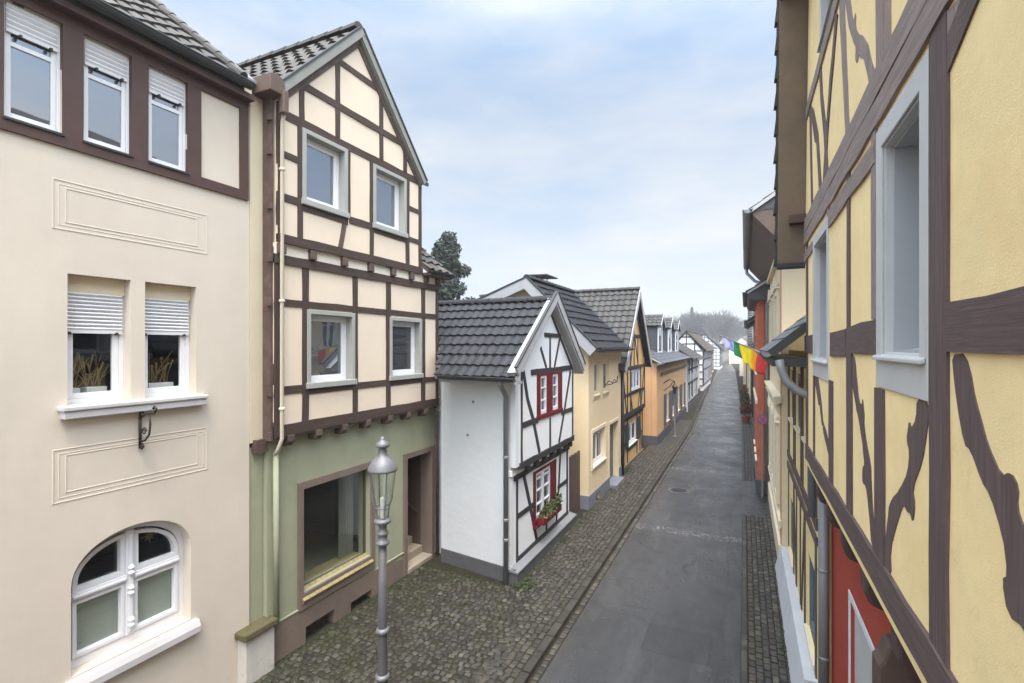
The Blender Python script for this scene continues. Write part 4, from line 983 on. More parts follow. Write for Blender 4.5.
# ------------------------------------------------------------------ pale yellow house
def build_peach_house():
    h = thing('pale_yellow_house', 'pale yellow rendered house with blue-grey plinth and dark tiled roof', 'house', (-6, 16, 0))
    F = left(-4.15); S = south(14.2)
    holes = [rc(14.76, 15.36, 3.34, 4.34), rc(15.82, 16.5, 3.34, 4.34), rc(14.62, 16.08, 1.2, 2.2), rc(14.95, 15.4, -0.02, .3)]
    wall(h, F, [(14.2, -.1), (16.66, -.1), (16.66, 2.17), (17.95, 2.17), (17.95, -.1), (18.4, -.1), (18.4, 4.75), (14.2, 4.75)], G['peach'], holes)
    body(h, S, [(-10, -.1), (-4.4, -.1), (-4.4, 4.75), (-5.98, 6.55), (-10, 5.2)], -4.2, -0.02, G['peach'])
    mb = MB(); mb.poly(S, [(-10, -.1), (-4.152, -.1), (-4.152, 4.7), (-5.98, 6.6), (-10, 5.2)], -.015, 0.004); mb.build('gable_wall', G['peach'], h)
    mb = MB(); mb.poly(F, [(14.18, -.1), (14.95, -.1), (14.95, .3), (15.4, .3), (15.4, -.1), (16.64, -.1), (16.64, .42), (14.18, .44)], .002, .03); mb.build('plinth', G['plinth_blue'], h)
    mb = MB(); mb.fbox(F, 17.97, 18.41, -.1, .42, .002, .03); mb.build('plinth', G['plinth_blue'], h)
    mb = MB(); mb.poly(S, rc(-6, -4.12, -.1, .44), .006, .03); mb.build('plinth', G['plinth_blue'], h)
    mb = MB(); mb.fbox(F, 14.95, 15.4, 0, .3, -.2, -.15); mb.build('cellar_window', G['room_dark'], h)
    for a, b in ((14.76, 15.36), (15.82, 16.5)):
        mb = MB(); mb.poly(F, rc(a - .1, b + .1, 3.2, 4.42), .001, .02, [rc(a, b, 3.34, 4.34)]); mb.build('window_surround', G['cream_stone'], h)
        window(h, F, a, b, 3.34, 4.34, G['cream_stone'], G['glass_mid'], rec=.03, w=.05, sill=G['cream_stone'])
    w = window(h, F, 14.62, 16.08, 1.2, 2.2, G['pvc'], G['glass_dark'], rec=.08, w=.08, cols=2, sill=G['pvc'])
    mb = MB(); ring(mb, F, 14.5, 16.2, 1.1, 2.32, .1, .001, .03); mb.build('window_surround', G['cream_stone'], h)
    # recessed entrance
    mb = MB(); mb.poly(F, [(16.56, -.05), (16.66, -.05), (16.66, 2.17), (17.95, 2.17), (17.95, -.05), (18.05, -.05), (18.05, 2.27), (16.56, 2.27)], .001, .025); d = mb.build('door_surround', G['cream_stone'], h)
    mb = MB(); mb.fbox(F, 16.67, 17.94, 0, 2.16, -.24, -.18); mb.build('door', G['blue_grey'], d)
    mb = MB(); mb.fbox(F, 16.67, 17.94, -.05, .14, -.18, .25); mb.build('doorstep', G['plinth_blue'], d)
    # wrought sign bracket with a ship-like scroll
    mb = MB(); mb.tube([F(16.0, 3.5, 0.02), F(16.0, 3.85, 0.02)], .012, 6); mb.tube([F(16.0, 3.55, .02), F(16.0, 3.6, .25), F(16.0, 3.7, .42), F(16.0, 3.86, .44)], .014, 6)
    mb.tube([F(16.0, 3.58, .05), F(16.0, 3.7, .16), F(16.0, 3.65, .28), F(16.0, 3.76, .34), F(16.0, 3.66, .4)], .016, 6); mb.build('wrought_iron_bracket', G['iron'], h)
    # roof, eaves to the street, verge towards the viewer
    e0 = V3((-3.82, 13.85, 4.74)); e1 = V3((-3.82, 18.45, 4.74)); up = V3((-2.16, 0, 2.12))
    roof_plane(h, e0, e1, up, up.length, G['tile_black'], .34, .3, 'flat', .016, .05, sub=6)
    b0 = V3((-10.2, 13.85, 5.3)); ub = V3((4.22, 0, 1.56))
    roof_plane(h, b0 + V3((0, 4.6, 0)), b0, ub, ub.length, G['tile_black'], .34, .3, 'flat', .016, .05)
    for lo, upv in ((e0, up), (b0, ub)):
        nn = upv.normalized().cross(V3((0, 1, 0)))
        if nn.z < 0: nn = -nn
        mb = MB(); q = [lo - nn * .26, lo + upv - nn * .26, lo + upv + nn * .02, lo + nn * .02]
        e_ = .005 if lo is e0 else 0; mb.prism([p + V3((0, e_, 0)) for p in q], [p + V3((0, -.03 - e_, 0)) for p in q]); mb.build('verge_board', G['verge_light'], h)
        mb = MB(); q = [lo - nn * .25, lo + upv - nn * .25, lo + upv - nn * .08, lo - nn * .08]
        mb.prism([p + V3((0, .3, 0)) for p in q], [p + V3((0, .001, 0)) for p in q]); mb.build('verge_soffit', G['verge_light'], h)
        mb = MB(); q = [lo + nn * .025, lo + upv + nn * .025, lo + upv + nn * .07, lo + nn * .07]
        mb.prism([p + V3((0, .03, 0)) for p in q], [p + V3((0, -.05, 0)) for p in q]); mb.build('verge_flashing', G['dark_gutter'], h)
    ridge_caps(h, (-5.98, 13.85, 6.92), (-5.98, 18.45, 6.92), G['tile_black'], .1)
    mb = MB(); mb.box(-4.15, -3.86, 13.95, 18.42, 4.62, 4.68); mb.build('eaves_soffit', G['soffit_light'], h)
    gut(h, (-3.76, 13.85, 4.74), (-3.76, 18.5, 4.74), .07, G['dark_gutter'])
    c = MB(); c.box(-6.65, -6.35, 16.2, 16.7, 6.3, 6.98); ch = c.build('chimney', G['brick'], h)
    c = MB(); c.hexa([(-6.85, 15.9, 7.26), (-6.1, 15.9, 7.24), (-6.1, 17.0, 7.24), (-6.85, 17.0, 7.26)], [(-6.85, 15.9, 7.30), (-6.1, 15.9, 7.28), (-6.1, 17.0, 7.28), (-6.85, 17.0, 7.30)])
    for x, y in ((-6.62, 16.25), (-6.38, 16.25), (-6.62, 16.65), (-6.38, 16.65)): c.box(x - .015, x + .015, y - .015, y + .015, 6.97, 7.25)
    c.build('chimney_cap', G['dark_gutter'], ch)
    return h
build_peach_house()

# ------------------------------------------------------------------ yellow half-timbered gable house
def build_yellow_gable():
    h = thing('yellow_gable_house', 'ochre yellow half-timbered house with steep dark gable past the pale yellow house', 'house', (-6, 21, 0))
    F = left(-4.2); FL = left(-4.3); K = G['timber_black']
    wall(h, F, [(18.75, 2.05), (23.5, 2.05), (23.5, 4.3), (21.05, 7.0), (18.75, 4.3)], G['yellow_far'], [rc(20.4, 22.4, 3.0, 3.86)], n0=-.2)
    wall(h, FL, rc(18.75, 23.5, -.1, 2.05), G['yellow_far'], [rc(20.3, 22.0, .78, 1.66)], n0=-.2)
    body(h, F, [(18.75, -.1), (23.5, -.1), (23.5, 4.3), (21.05, 6.98), (18.75, 4.3)], -8, -.32, G['yellow_far'])
    for a in ((18.75, 23.5, 2.02, 2.22), (18.9, 23.4, 2.86, 2.97), (18.9, 23.4, 3.9, 4.02), (19.7, 22.4, 5.2, 5.32)): beam(h, F, 'timber_beam', *a, K, .03, j=.015)
    for u in (18.75, 19.7, 20.28, 22.42, 23.36): beam(h, F, 'timber_post', u, u + .14, 2.2, 3.95, K, .02, j=.012)
    for u in (20.2, 21.0, 21.8): beam(h, F, 'timber_post', u, u + .12, 4.0, 5.25, K, .02)
    beam(h, F, 'timber_post', 21.0, 21.12, 5.3, 6.7, K, .02)
    for pts in ([(18.9, 3.9), (19.6, 2.2)], [(23.3, 3.9), (22.6, 2.2)], [(20.35, 2.9), (20.7, 2.2)], [(22.3, 2.9), (21.9, 2.2)], [(20.3, 4.0), (20.9, 5.2)], [(21.9, 4.0), (21.2, 5.2)], [(18.95, 4.35), (21.05, 6.85)], [(23.3, 4.35), (21.05, 6.9)]):
        brace(h, F, 'timber_brace', pts, .11, K, .018)
    beam(h, FL, 'timber_beam', 18.75, 23.5, 1.86, 2.0, K, .04)
    for u in (18.75, 19.5, 20.15, 22.1, 22.8, 23.36): beam(h, FL, 'timber_post', u, u + .13, 0, 1.86, K, .02)
    beam(h, FL, 'timber_rail', 18.9, 20.2, .9, 1.0, K, .02); beam(h, FL, 'timber_rail', 22.2, 23.4, .9, 1.0, K, .02); beam(h, FL, 'timber_rail', 20.2, 22.1, .55, .68, K, .02)
    brace(h, FL, 'timber_brace', [(18.95, 1.8), (19.5, .1)], .11, K); brace(h, FL, 'timber_brace', [(22.9, 1.8), (23.3, .1)], .11, K)
    mb = MB(); mb.fbox(FL, 18.7, 23.52, -.1, .12, .002, .06); mb.build('plinth', G['plinth_brown'], h)
    w = window(h, F, 20.4, 22.4, 3.0, 3.86, G['blue_pale'], G['glass_sky'], rec=.02, w=.06, cols=3, sill=K)
    w2 = window(h, FL, 20.3, 22.0, .78, 1.66, G['pvc'], G['glass_sky'], rec=.02, w=.07, cols=2, sill=G['pvc'])
    for u in (19.72, 22.0):
        mb = MB(); mb.fbox(FL, u + .02, u + .52, .74, 1.72, .025, .06)
        for i in range(9): mb.fbox(FL, u + .07, u + .47, .8 + i * .1, .86 + i * .1, .06, .068)
        mb.build('window_shutter', G['dark_teal'], h)
    # post and dark side panel at the near corner
    mb = MB(); mb.box(-4.3, -4.12, 18.5, 18.76, -.1, 4.3); mb.build('corner_post', K, h)
    # roof with ridge away from the street
    top = V3((-3.95, 21.0, 7.18))
    for lo, s in ((V3((-3.95, 18.15, 3.92)), 1), (V3((-3.95, 23.95, 3.9)), -1)):
        up = top - lo; d = V3((-7.5, 0, 0))
        roof_plane(h, lo + d if s > 0 else lo, lo if s > 0 else lo + d, up, up.length, G['tile_grey'], .3, .26, 'wave', .02, .045, under=G['timber_black'])
        nn = up.normalized().cross(V3((1, 0, 0)))
        if nn.z < 0: nn = -nn
        mb = MB(); q = [lo - nn * .2, lo + up - nn * .2, lo + up + nn * .03, lo + nn * .03]
        mb.prism([p + V3((.004 * s, 0, 0)) for p in q], [p + V3((.035 + .004 * s, 0, 0)) for p in q]); mb.build('verge_board', G['verge_light'], h)
    ridge_caps(h, top + V3((0, 0, .04)), top + V3((-7.5, 0, .04)), G['tile_grey'], .1)
    pipe(h, [(-4.1, 18.5, 4.1), (-4.1, 18.5, 0)], .05, G['dark_gutter'])
    mb = MB(); mb.box(-4.3, -3.95, 18.0, 18.3, 3.95, 4.2); mb.build('rain_head', G['dark_gutter'], h)
build_yellow_gable()

# ------------------------------------------------------------------ orange house with dormers
def build_orange():
    h = thing('orange_house', 'orange rendered house with three dark dormers and a row of blue-grey shutters', 'house', (-6, 31, 0))
    F = left(-3.85); S = south(24.7)
    wins = [(27.6, 29.0), (30.1, 31.5), (32.6, 34.0), (35.1, 36.4)]
    wall(h, F, rc(24.7, 37.6, -.1, 4.0), G['orange'], [rc(a, b, .75, 2.2) for a, b in wins])
    body(h, F, rc(24.7, 37.6, -.1, 4.0), -7, -.26, G['orange'])
    mb = MB(); mb.prism([F(24.65, -.1, -1.5), F(24.65, -.1, .06), F(24.65, .5, .06), F(24.65, .5, -1.5)], [F(37.65, -.1, -1.5), F(37.65, -.1, .06), F(37.65, .5, .06), F(37.65, .5, -1.5)]); mb.build('plinth', G['plinth_dark'], h)
    mb = MB(); mb.fbox(F, 26, 37.6, 3.4, 3.5, .002, .1); mb.build('string_course', G['plinth_brown'], h)
    mb = MB(); mb.fbox(F, 24.6, 37.7, 3.86, 4.0, .002, .12); mb.build('cornice', G['orange'], h)
    for a, b in wins:
        w = window(h, F, a, b, .75, 2.2, G['pvc'], G['glass_dark'], rec=.06, w=.07, cols=2, rows=(.7,), sill=G['cream_stone'])
        for s in (a - .56, b + .02):
            mb = MB(); mb.fbox(F, s, s + .5, .62, 2.3, .02, .07)
            for i in range(13): mb.fbox(F, s + .06, s + .44, .7 + i * .118, .77 + i * .118, .07, .08)
            mb.build('window_shutter', G['blue_grey'], h)
    # mansard-like apron and main slope
    roof_plane(h, (-3.55, 24.5, 4.02), (-3.55, 37.9, 4.02), (-1.2, 0, .62), 1.35, G['slate'], .25, .3, 'plain', 0, .02, sub=1)
    roof_plane(h, (-4.70, 24.5, 4.64), (-4.70, 37.9, 4.64), (-1.2, 0, .9), 3.6, G['tile_grey'], .33, .3, 'wave', .02, .04, sub=4)
    gut(h, (-3.48, 24.4, 4.05), (-3.48, 37.9, 4.05), .08, G['zinc'])
    mb = MB(); mb.box(-3.85, -3.56, 24.5, 37.9, 3.93, 4.0); mb.build('eaves_soffit', G['zinc'], h)
    mb = MB(); mb.box(-6, -3.6, 37.85, 37.95, 3.9, 4.12); mb.build('verge_flashing', G['zinc'], h)
    # wrought lantern arm
    mb = MB(); mb.tube([F(27.0, 2.9, 0), F(27.0, 3.1, .3), F(27.0, 3.0, .55), F(27.0, 2.8, .55)], .03, 6); mb.tube([F(27.0, 2.5, 0), F(27.0, 2.7, .3), F(27.0, 3.0, .5)], .02, 6)
    mb.lathe(-3.3, 27.0, [(.05, 2.35), (.12, 2.7), (.16, 2.72), (.05, 2.85)], 8); mb.build('wall_lantern', G['iron'], h)
    for y in (28.6, 32.6, 36.2):
        D = left(-4.4)
        mb = MB(); mb.poly(D, [(y, 4.45), (y + 1.5, 4.45), (y + 1.5, 6.0), (y + .75, 6.5), (y, 6.0)], -1.9, 0); dm = mb.build('dormer', G['slate_dark'], h)
        mb = MB(); ring(mb, D, y + .001, y + 1.499, 4.46, 5.98, .08, .002, .05); mb.build('dormer_frame', G['pvc'], dm)
        mb = MB(); mb.fbox(D, y + .08, y + 1.42, 4.54, 5.9, .004, .02); mb.build('pane', G['glass_sky'], dm)
        for lo, s in ((V3((-4.2, y - .15, 5.95)), 1), (V3((-4.2, y + 1.65, 5.95)), -1)):
            up = V3((-4.2, y + .75, 6.62)) - lo; d = V3((-2.3, 0, 0))
            mb = MB(); mb.tiles(lo + d if s > 0 else lo, V3((1, 0, 0)) if s > 0 else V3((-1, 0, 0)), up, 2.3, up.length, .28, .26, .02, .04, 'wave', 4)
            nn = up.normalized().cross(V3((1, 0, 0))); nn = nn if nn.z > 0 else -nn
            q = [lo, lo + up, lo + up + d, lo + d]; mb.hexa([p - nn * .07 for p in q], [p - nn * .003 for p in q])
            mb.build('dormer_roof', G['tile_grey'], dm, recalc=False)
            mb = MB(); q = [lo - nn * .1, lo + up - nn * .1, lo + up + nn * .04, lo + nn * .04]; mb.prism([p + V3((.003 * s, 0, 0)) for p in q], [p + V3((.03 + .003 * s, 0, 0)) for p in q]); mb.build('dormer_verge', G['verge_light'], dm)
build_orange()
t = thing('sign_post', 'thin grey post with small blue-grey plate standing before the orange house', 'post', (-3.35, 27.4, 0))
mb = MB(); mb.lathe(-3.35, 27.4, [(.12, 0.03), (.12, .12), (.05, .14), (.04, 2.6)], 10); mb.build('post', G['zinc'], t)
mb = MB(); mb.box(-3.5, -3.2, 27.36, 27.385, 1.7, 2.5); mb.build('plate', G['blue_grey'], t)

# ------------------------------------------------------------------ houses farther along
def far_house(label, X, Y0, Y1, eave, ridge, mw, mr, side=1, depth=7, gable=False, timber=None, base=None, wins=3, storeys=2, mwin=None, grid_gable=False, name='town_house'):
    """side=1: left row facing +x; side=-1: right row facing -x. gable=True: the gable wall faces the street."""
    F = left(X) if side > 0 else right(X)
    h = thing(name, label, 'house', (X - side * 3, (Y0 + Y1) / 2, 0))
    sx = 1 if side > 0 else -1
    ym = (Y0 + Y1) / 2
    xb = X - sx * depth; xm = X - sx * depth / 2
    per = storeys; L = Y1 - Y0
    rects = []
    for s in range(per):
        z0 = .85 + s * (eave - .3) / per; z1 = min(z0 + 1.2, eave - .2 if s == per - 1 else z0 + 1.2)
        for i in range(wins):
            c = Y0 + L * (i + .5) / wins; wd = min(1.0, L / wins * .5)
            rects.append((c - wd / 2, c + wd / 2, z0, z1))
    prof = rc(Y0, Y1, -.1, eave) if not gable else [(Y0, -.1), (Y1, -.1), (Y1, eave), (ym, ridge), (Y0, eave)]
    wall(h, F, prof, mw, [rc(*r) for r in rects], n0=-.2)
    if gable: body(h, F, prof, -depth, -.21, mw)
    else: body(h, south(Y0), [(X - sx * .21, -.1), (xb, -.1), (xb, eave), (xm, ridge - .05), (X - sx * .21, eave)], -(Y1 - Y0), 0, mw)
    for r in rects: window(h, F, *r, mwin or G['pvc'], G['glass_mid'], rec=.05, w=.08, cols=2, rows=(), sashw=0, bevel=0)
    if base is not None:
        mb = MB(); mb.fbox(F, Y0 - .02, Y1 + .02, -.1, .5, .002, .05); mb.build('plinth', base, h)
    if timber is not None:
        mb = MB()
        for z in (.55, eave / 2, eave * .75, eave - .16): mb.fbox(F, Y0, Y1, z, z + .14, -.02, .02)
        n = max(3, int(L / 1.1))
        for i in range(n + 1):
            u = Y0 + (L - .14) * i / n; mb.fbox(F, u, u + .14, .5, eave, -.02, .026)
        mb.build('timber_frame', timber, h)
        if grid_gable:
            S = south(Y0); mb = MB(); w = X - xb
            n = int(depth / .75)
            for i in range(n + 1):
                x = X - sx * (depth * i / n); zt = eave + (ridge - eave) * (1 - abs(x - xm) / (depth / 2)) - .1
                mb.fbox(S, x - .06, x + .06, .5, max(zt, eave), .002, .03)
            for j in range(int(ridge / .75)):
                z = .5 + .75 * j
                f = 1.0 if z < eave else max(0.0, 1 - (z - eave) / (ridge - eave))
                if f > .08: mb.fbox(S, xm - depth / 2 * f, xm + depth / 2 * f, z, z + .12, .002, .036)
            mb.build('timber_frame', timber, h)
    if gable:
        for lo, s in ((V3((X + sx * .25, Y0 - .3, eave - .25)), 1), (V3((X + sx * .25, Y1 + .3, eave - .25)), -1)):
            up = V3((X + sx * .25, ym, ridge + .1)) - lo
            roof_plane(h, lo, lo + V3((-sx * (depth + .3), 0, 0)), up, up.length, mr, .34, .4, 'wave', .02, .04, sub=3)
    else:
        for x0 in (X + sx * .35, xb - sx * .35):
            lo = V3((x0, Y0 - .2, eave - .08)); up = V3((xm, Y0 - .2, ridge + .06)) - lo
            roof_plane(h, lo, lo + V3((0, L + .4, 0)), up, up.length, mr, .34, .4, 'wave', .02, .04, sub=3)
        ridge_caps(h, (xm, Y0 - .2, ridge + .1), (xm, Y1 + .2, ridge + .1), mr)
        gut(h, (X + sx * .42, Y0 - .2, eave - .06), (X + sx * .42, Y1 + .2, eave - .06), .07, G['zinc'])
        for y in (Y0 - .2, Y1 + .2):
            mb = MB(); a = V3((X + sx * .35, y, eave - .2)); b = V3((xm, y, ridge - .06)); c = V3((xb - sx * .35, y, eave - .2)); d = .035
            for p, q in ((a, b), (b, c)): mb.prism([p, q, q + V3((0, 0, .17)), p + V3((0, 0, .17))], [v + V3((0, d, 0)) for v in (p, q, q + V3((0, 0, .17)), p + V3((0, 0, .17)))])
            mb.build('verge_board', G['verge_light'] if mw is not G['white'] else G['timber_black'], h)
    return h

far_house('narrow white half-timbered house just past the orange house', -3.75, 38.2, 46.5, 4.0, 6.0, G['white'], G['tile_grey'], timber=G['timber_black'], base=G['plinth_dark'], wins=4, depth=6)
far_house('plain pale house with brown roof half hidden behind the narrow white one', -4.3, 47.2, 55.5, 3.6, 5.2, G['beige'], G['tile_brown'], wins=4, base=G['plinth_dark'], depth=6)
far_house('white half-timbered house with black grid gable looking down the street', -4.05, 57, 70, 4.4, 6.35, G['white'], G['tile_brown'], timber=G['timber_black'], wins=5, depth=3.4, grid_gable=True)
far_house('pale cream house behind the black and white grid gable', -4.7, 71, 84, 4.2, 6.3, G['peach'], G['tile_brown'], timber=G['timber'], wins=5, depth=5)
far_house('weathered half-timbered house at the street bend', -5.3, 86, 100, 4.6, 7.0, G['infill_light'], G['tile_brown'], timber=G['timber_black'], wins=5, depth=6)
far_house('pinkish white half-timbered gable closing the view', -4.7, 112, 124, 4.4, 7.3, G['white'], G['tile_grey'], timber=G['timber_black'], wins=4, depth=6, grid_gable=True)
far_house('pale house closing the end of the lane', 2.4, 150, 164, 4.4, 7.2, G['infill_light'], G['tile_brown'], side=1, wins=4, depth=6.4, gable=False)
far_house('small grey roofed white house farthest down the left side', -6.2, 128, 146, 4.5, 7.2, G['infill_light'], G['tile_grey'], wins=4, depth=7)
far_house('low grey roofed outbuilding behind the white cottage', -11.5, 16.5, 22, 5.0, 6.35, G['peach'], G['tile_grey'], wins=3, depth=4.5, storeys=1, name='outbuilding')
far_house('brown roofed backyard house behind the orange house', -12, 40, 52, 4.6, 6.6, G['beige'], G['tile_brown'], wins=3, depth=7)

# ================================================================== RIGHT ROW
def build_near_right():
    h = thing('yellow_timbered_house', 'near yellow house with weathered purple-brown timbers and deep grey window', 'house', (3, 3, 0))
    F = right(.75); T = G['timber_dark']; W = G['timber_grey']
    wall(h, F, [(-3.5, 3.3), (7.75, 3.3), (7.95, 6.05), (7.5, 9.4), (7.0, 9.5), (-3.5, 9.5)], G['yellow'],
         [rc(2.92, 3.64, 4.78, 6.02), rc(5.86, 6.86, 4.68, 6.0), rc(5.3, 6.26, 8.06, 9.3)], n0=-.35)
    body(h, F, [(-3.5, 3.3), (7.7, 3.3), (7.9, 6.05), (7.4, 9.4), (7.0, 9.48), (-3.5, 9.48)], -8, -.6, G['yellow'])
    # deep grey windows
    for a, b, c, d in ((2.92, 3.64, 4.78, 6.02), (5.86, 6.86, 4.68, 6.0), (5.3, 6.26, 8.06, 9.3)):
        e = .13 if b < 5 else .11
        mb = MB(); mb.poly(F, rc(a - e, b + e, c - .20, d + e), -.02, .014, [rc(a, b, c, d)])
        mb.poly(F, rc(a, b, c, d), -.34, -.001, [rc(a + .012, b - .012, c + .012, d - .012)])
        w = mb.build('window', G['win_grey'], h, bevel=.005)
        mb = MB(); mb.poly(F, rc(a + .013, b - .013, c + .013, d - .013), -.33, -.045, [rc(a + .03, b - .03, c + .03, d - .03)]); mb.build('window_lining', G['win_grey_in'], w)
        mb = MB(); ring(mb, F, a + .031, b - .031, c + .03, d - .03, .05, -.3, -.25); mb.build('frame', G['win_grey'], w)
        mb = MB(); mb.fbox(F, a + .05, b - .05, c + .05, d - .05, -.28, -.274); mb.build('pane', G['glass_sky'], w)
        mb = MB(); mb.prism([F(a - .10, c - .03, .015), F(a - .10, c + .0, .015), F(a - .10, c - .012, .04), F(a - .10, c - .035, .04)], [F(b + .10, c - .03, .015), F(b + .10, c, .015), F(b + .10, c - .012, .04), F(b + .10, c - .035, .04)])
        mb.prism([F(a + .03, c - .02, -.25), F(a + .03, c + .06, -.25), F(a + .03, c + .0, .016), F(a + .03, c - .02, .016)], [F(b - .03, c - .02, -.25), F(b - .03, c + .06, -.25), F(b - .03, c, .016), F(b - .03, c - .02, .016)])
        mb.build('sill', G['win_grey'], w, bevel=.006)
    n1 = .016
    def bm_(nm, m, u0, u1, v0, v1, n=n1, j=.010): beam(h, F, nm, u0, u1, v0, v1, m, n, j=j)
    # main storey beam, two timbers deep
    bm_('timber_beam', W, -3.5, 7.85, 6.36, 6.53, .022, .012); bm_('timber_beam', W, -3.5, 7.9, 6.19, 6.352, .02, .012)
    bm_('timber_rail', W, 3.8, 5.72, 5.98, 6.13); bm_('timber_rail', W, 7.0, 7.95, 5.97, 6.1)
    bm_('timber_rail', T, 3.79, 4.58, 4.765, 4.985, .014, .012); bm_('timber_rail', T, 4.8, 5.62, 4.74, 4.965, .014, .012); bm_('timber_rail', T, 7.0, 7.85, 4.74, 4.96)
    bm_('timber_rail', T, -1.2, 2.57, 4.80, 5.005, .014, .012)
    # bottom sill beam standing proud, yellow lip below
    bm_('timber_sill', T, -3.5, 7.72, 3.34, 3.53, .02, .010)
    mb = MB(); mb.fbox(F, -3.5, 7.7, 3.28, 3.332, -.02, .012); mb.build('plaster_lip', G['yellow_pale'], h)
    # posts
    for a, b, c, d, m in ((2.575, 2.79, 3.53, 6.19, T), (3.6, 3.82, 3.53, 4.57, T), (3.78, 3.9, 5.0, 6.19, W), (4.58, 4.79, 3.53, 4.98, T), (4.66, 4.77, 4.98, 6.19, T), (5.5, 5.72, 3.53, 4.5, T), (5.74, 5.84, 6.0, 6.19, W), (6.84, 6.95, 3.53, 4.5, T), (7.55, 7.72, 3.53, 6.2, T),
                          (3.6, 3.78, 6.53, 7.5, W), (3.46, 3.54, 6.53, 7.2, W)):
        bm_('timber_post', m, a, b, c, d, .012, .010)
    shape(h, F, 'timber_post', [(4.86, 6.53), (4.70, 6.53), (4.88, 7.5), (5.0, 8.6), (5.22, 8.6), (5.15, 7.7)], W)
    shape(h, F, 'timber_brace', [(2.79, 6.19), (2.79, 6.36), (2.59, 6.19), (2.43, 6.15), (2.3, 6.06), (2.45, 6.02), (2.575, 6.03), (2.575, 6.19)], W, .009)
    brace(h, F, 'timber_brace', [(2.6, 6.0), (2.3, 6.12), (1.9, 6.19)], .14, W, .008)
    # upper braces, grown like branches
    shape(h, F, 'timber_brace', [(4.92, 7.75), (4.73, 7.37), (4.52, 7.12), (4.44, 7.05), (4.47, 6.97), (4.40, 6.90), (4.34, 6.95), (4.30, 6.89), (4.17, 6.83), (3.97, 6.52), (3.76, 6.52), (3.89, 6.62), (4.05, 6.86), (4.2, 6.99), (4.34, 7.09), (4.46, 7.2), (4.44, 7.32), (4.55, 7.3), (4.66, 7.53), (4.75, 7.78)], W)
    brace(h, F, 'timber_brace', [(5.28, 7.8), (5.5, 7.5), (5.62, 7.37), (5.72, 7.2), (5.87, 6.98), (6.05, 6.53)], [.12, .13, .15, .12, .15, .16], W)
    brace(h, F, 'timber_brace', [(6.38, 7.97), (6.25, 7.5), (6.0, 7.03), (5.85, 6.53)], .12, W)
    brace(h, F, 'timber_brace', [(7.4, 7.85), (7.0, 7.6), (6.75, 7.3), (6.6, 7.18), (6.35, 6.53)], [.14, .16, .2, .14, .16], W)
    brace(h, F, 'timber_post', [(7.3, 8.0), (7.2, 7.2), (7.1, 6.53)], .13, W)
    bm_('timber_rail', W, 5.1, 7.7, 7.84, 7.99)
    # lower braces with thorn-like stubs
    shape(h, F, 'timber_brace', [(4.77, 4.76), (4.55, 4.5), (4.44, 4.39), (4.42, 4.35), (4.37, 4.33), (4.23, 4.17), (4.145, 4.01), (4.20, 3.99), (4.22, 3.93), (4.21, 3.87), (4.1, 3.88), (4.01, 3.72), (3.93, 3.53), (3.82, 3.53), (3.89, 3.73), (3.95, 3.94), (3.955, 4.06), (4.09, 4.17), (4.17, 4.29), (4.155, 4.35), (4.18, 4.40), (4.215, 4.47), (4.235, 4.41), (4.34, 4.43), (4.5, 4.76)], T)
    shape(h, F, 'timber_brace', [(2.99, 4.58), (3.0, 4.48), (3.08, 4.42), (3.115, 4.455), (3.13, 4.42), (3.16, 4.35), (3.105, 4.3), (3.14, 4.19), (3.25, 4.09), (3.49, 3.94), (3.56, 3.76), (3.62, 3.53), (3.45, 3.53), (3.48, 3.68), (3.37, 3.82), (3.29, 3.93), (3.21, 4.01), (3.14, 3.985), (3.10, 4.0), (3.055, 3.96), (3.02, 4.06), (3.06, 4.13), (2.91, 4.29), (2.84, 4.45), (2.82, 4.58)], T)
    shape(h, F, 'timber_brace', [(2.545, 4.80), (2.49, 4.61), (2.42, 4.46), (2.36, 4.45), (2.27, 4.36), (2.2, 4.33), (2.11, 4.23), (2.075, 4.11), (2.115, 4.085), (2.075, 3.985), (1.97, 4.0), (1.80, 3.86), (1.7, 3.53), (1.52, 3.53), (1.6, 3.9), (1.72, 4.13), (1.9, 4.26), (1.985, 4.30), (2.02, 4.34), (2.01, 4.405), (2.06, 4.44), (2.12, 4.41), (2.22, 4.49), (2.32, 4.64), (2.405, 4.80)], T)
    shape(h, F, 'timber_brace', [(6.95, 4.5), (6.5, 4.15), (6.45, 4.22), (6.38, 4.1), (6.24, 3.97), (6.2, 4.02), (6.15, 3.92), (5.74, 3.74), (5.6, 3.53), (5.48, 3.53), (5.6, 3.78), (5.94, 3.97), (6.16, 4.02), (6.3, 4.24), (6.6, 4.5)], T)
    brace(h, F, 'timber_brace', [(5.1, 3.53), (5.25, 4.0), (5.2, 4.5), (5.35, 4.74)], .09, T) if False else None
    # ground floor: red render, pale framed shop door, beam heads
    G0 = right(1.0)
    wall(h, G0, [(-3.5, -.1), (4.3, -.1), (4.3, 2.2), (6.2, 2.2), (6.2, -.1), (7.75, -.1), (7.75, 3.34), (-3.5, 3.34)], G['red_wall'], n0=-.25)
    mb = MB(); mb.fbox(F, -3.5, 7.7, 3.26, 3.30, -.55, -.022); mb.build('jetty_soffit', G['timber_grey'], h)
    mb = MB(); mb.poly(G0, [(4.2, -.05), (4.3, -.05), (4.3, 2.2), (6.2, 2.2), (6.2, -.05), (6.27, -.05), (6.27, 2.27), (4.2, 2.27)], .002, .015); d = mb.build('door_frame', G['pvc'], h, bevel=.004)
    mb = MB(); mb.fbox(G0, 4.3, 6.2, -.05, 2.2, -.12, -.03); mb.build('door', G['win_grey'], d)
